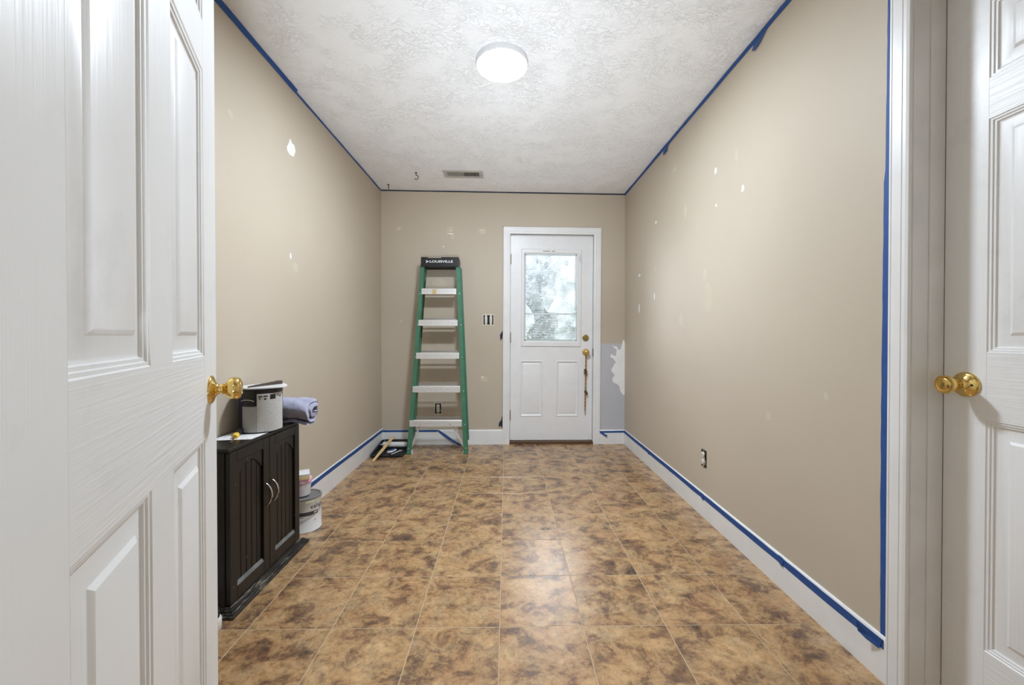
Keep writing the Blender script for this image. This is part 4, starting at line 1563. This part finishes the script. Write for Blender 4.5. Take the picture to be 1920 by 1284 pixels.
for ix in range(NX + 1):
    u = ix / NX
    x = xa + (xb - xa) * u
    for side in (TH2, -TH2):
        for i in range(NS + 1):
            t = i / NS
            y, z = sp_pt(t, side)
            nv = noise.noise(Vector((x * 14, y * 22, z * 22))) * .010 + noise.noise(Vector((x * 60, y * 60, z * 60))) * .0035
            a = atan2(z, y)
            k = 1 + nv / max(.02, sqrt(y * y + z * z)) * .8
            sag = .010 * (u > .72) * (u - .72) / .28
            yy, zz = y * k, z * k - sag
            xx = x + (.018 * noise.noise(Vector((y * 18, z * 18, 3.3))) + .020 * (t - .5)) * (u ** 3)
            zz = max(zz, -.0585 if xx < CX1 + .012 else -.072)
            m.v.append(Vector((xx, yy, zz)))
W_ = 2 * (NS + 1)
for ix in range(NX):
    for sd in range(2):
        for i in range(NS):
            a = ix * W_ + sd * (NS + 1) + i
            m.f.append((a, a + 1, a + 1 + W_, a + W_))
    for i in (0, NS):
        a = ix * W_ + i
        m.f.append((a, a + NS + 1, a + NS + 1 + W_, a + W_))
for ix in (0, NX):
    for i in range(NS):
        a = ix * W_ + i
        m.f.append((a, a + 1, a + 1 + NS + 1, a + NS + 1))
m.v = [Vector((p.x + 1.08, p.y, p.z + .060)) for p in m.v]
o = m.build('rolled_towel', M['towel'], None, loc=(-1.08, TYC, CZ), smooth=80)
tag(o, 'rolled lavender-grey towel overhanging the far end of the cabinet top', 'towel')

# ------------------------------------------------------------------ cans on the floor beyond the cabinet
croot = empty('paint_can', (-1.118, 2.195, 0))
tag(croot, 'white paint can with charcoal band on the floor beyond the cabinet', 'paint can')
CR = .083
MB().lathe([(0, 0), (CR - .003, 0), (CR, .002), (CR, .004), (CR - .0015, .006), (CR - .0015, .172), (CR, .174), (CR, .176)], 56, cap=False).build('can_body', M['canwhite'], croot, smooth=40)
MB().lathe([(0, .1725), (CR - .004, .1725), (CR - .003, .174), (CR + .0005, .177), (CR + .0005, .181), (CR - .003, .183), (CR - .009, .183), (CR - .012, .177), (CR - .016, .175), (0, .175)], 56).build('lid', M['canlid'], croot, smooth=40)
MB().lathe([(CR - .002, .1755), (CR + .001, .1765), (CR + .0012, .179), (CR - .002, .180)], 56, cap=False).build('rim', M['greyband'], croot, smooth=40)
curved_patch('label_band', CR - .0008, radians(-60), radians(75), .092, .112, M['greyband'], croot, 30)
curved_patch('label_sticker', CR - .0008, radians(28), radians(60), .160, .170, M['greentint'], croot, 10)


def can_text(body, size, mat, az, z, fit, bold=.0):
    R = CR + .0002
    return text_mesh('lettering', body, size, mat, croot, (R * sin(az), -R * cos(az), z), (pi / 2, 0, az), fit=fit, bold=bold, curve=R)


can_text('valspar', .036, M['greyband'], radians(80), .136, .104)
can_text('WHITE', .017, M['white'], radians(72), .102, .044, .0004)
can_text('4', .010, M['greyband'], radians(62), .062, None, .0003)
pts = []
for q in range(21):
    a = radians(-52 + q * 7.6)
    pts.append(((CR + .003) * sin(a), -(CR + .003) * cos(a), .128 - .042 * sin(pi * q / 20)))
MB().tube(pts, .0014, 6).build('wire_bail', M['chrome'], croot, smooth=60)
# tub with pink lid standing on it
troot = empty('plastic_tub', (-1.137, 2.195, .183))
tag(troot, 'small white tub with pink lid standing on the white paint can', 'tub')
MB().lathe([(0, 0), (.041, 0), (.043, .002), (.048, .070), (.048, .074), (0, .074)], 40).build('tub_body', M['tub'], troot, smooth=40)
MB().lathe([(0, .072), (.051, .072), (.052, .075), (.052, .090), (.050, .093), (0, .093)], 40).build('lid', M['pink'], troot, smooth=40)
o = MB().box(-.030, .030, -.045, .045, 0, .024).build('sanding_sponge', M['yellow'], None, loc=(-1.125, 2.190, .2765), smooth=30, bevel=.002)
o.rotation_euler = (0, 0, radians(28))
tag(o, 'pale yellow sanding sponge with white face on the pink tub lid', 'sponge')
MB().box(-.0305, .0305, -.0455, .0455, .024, .032).build('white_face', M['canwhite'], o, smooth=30, bevel=.001)

# small bottle whose rim shows between the open door and the cabinet
broot = empty('small_bottle', (-1.062, 1.424, 0))
tag(broot, 'small white bottle with black cap on the floor behind the open door', 'bottle')
MB().lathe([(0, 0), (.028, 0), (.030, .003), (.030, .040), (.026, .046), (0, .046)], 32).build('bottle_body', M['canwhite'], broot, smooth=40)
MB().lathe([(0, .045), (.024, .045), (.024, .072), (.020, .076), (0, .076)], 32).build('cap', M['black'], broot, smooth=40)

# ------------------------------------------------------------------ outside the glazed door
tag(MB().box(-12, 14, YB + .14, 30, -.35, -.20).build('lawn', M['lawn']), 'lawn outside the exterior door', kind='structure')
tag(MB().box(-1.2, 2.2, YB + .12, YB + 1.4, -.2, -.03).build('porch_slab', M['grout']), 'concrete stoop outside the exterior door', kind='structure')


def shrub(x, y, h, r, seed, label):
    rnd = random.Random(seed)
    root = empty('tall_shrub', (x, y, -.2))
    tag(root, label, 'shrub', 'shrubs outside the exterior door')
    for q in range(4):
        a = q * 1.6
        MB().tube([(.1 * cos(a), .1 * sin(a), -.02), (.3 * cos(a), .3 * sin(a), h * .4), (.6 * r * cos(a), .5 * r * sin(a), h * .85)], [.05, .035, .012], 7).build('stem', M['bark'], root, smooth=60)
    m = MB()
    for q in range(9000):
        a, t = rnd.uniform(0, 2 * pi), rnd.random()
        rr = r * (1 - .35 * abs(t - .45)) * rnd.random() ** .35
        c = Vector((rr * cos(a), rr * sin(a) * .7, h * t))
        s_ = rnd.uniform(.014, .032)
        u = Vector((rnd.uniform(-1, 1), rnd.uniform(-1, 1), rnd.uniform(-1, 1))).normalized() * s_
        w_ = u.orthogonal().normalized() * s_ * .6
        m.add([c - u, c + w_, c + u, c - w_], [(0, 1, 2, 3)])
    # dense inner growth
    nu, nv = 40, 34
    b = len(m.v)
    for iv in range(nv + 1):
        for iu in range(nu):
            a, t = 2 * pi * iu / nu, pi * iv / nv
            d = Vector((cos(a) * sin(t), sin(a) * sin(t), -cos(t)))
            k = 1 + .22 * noise.noise(d * 3.1 + Vector((seed, 0, 0))) + .16 * noise.noise(d * 9 + Vector((0, seed, 0))) + .10 * noise.noise(d * 21)
            m.v.append(Vector((d.x * r * .82 * k, d.y * r * .6 * k, h * .5 + d.z * h * .5 * k)))
    for iv in range(nv):
        for iu in range(nu):
            q = (iu + 1) % nu
            m.f.append((b + iv * nu + iu, b + iv * nu + q, b + (iv + 1) * nu + q, b + (iv + 1) * nu + iu))
    tag(m.build('foliage', M['leaf'], root), kind='stuff')


shrub(-.55, 9.3, 3.5, 1.25, 1, 'pale leafy shrub behind the left part of the door glass')
shrub(2.00, 9.6, 3.6, 1.28, 2, 'pale leafy shrub behind the right part of the door glass')
shrub(.80, 11.6, 4.0, 1.30, 3, 'pale leafy shrub farther back behind the middle of the door glass')
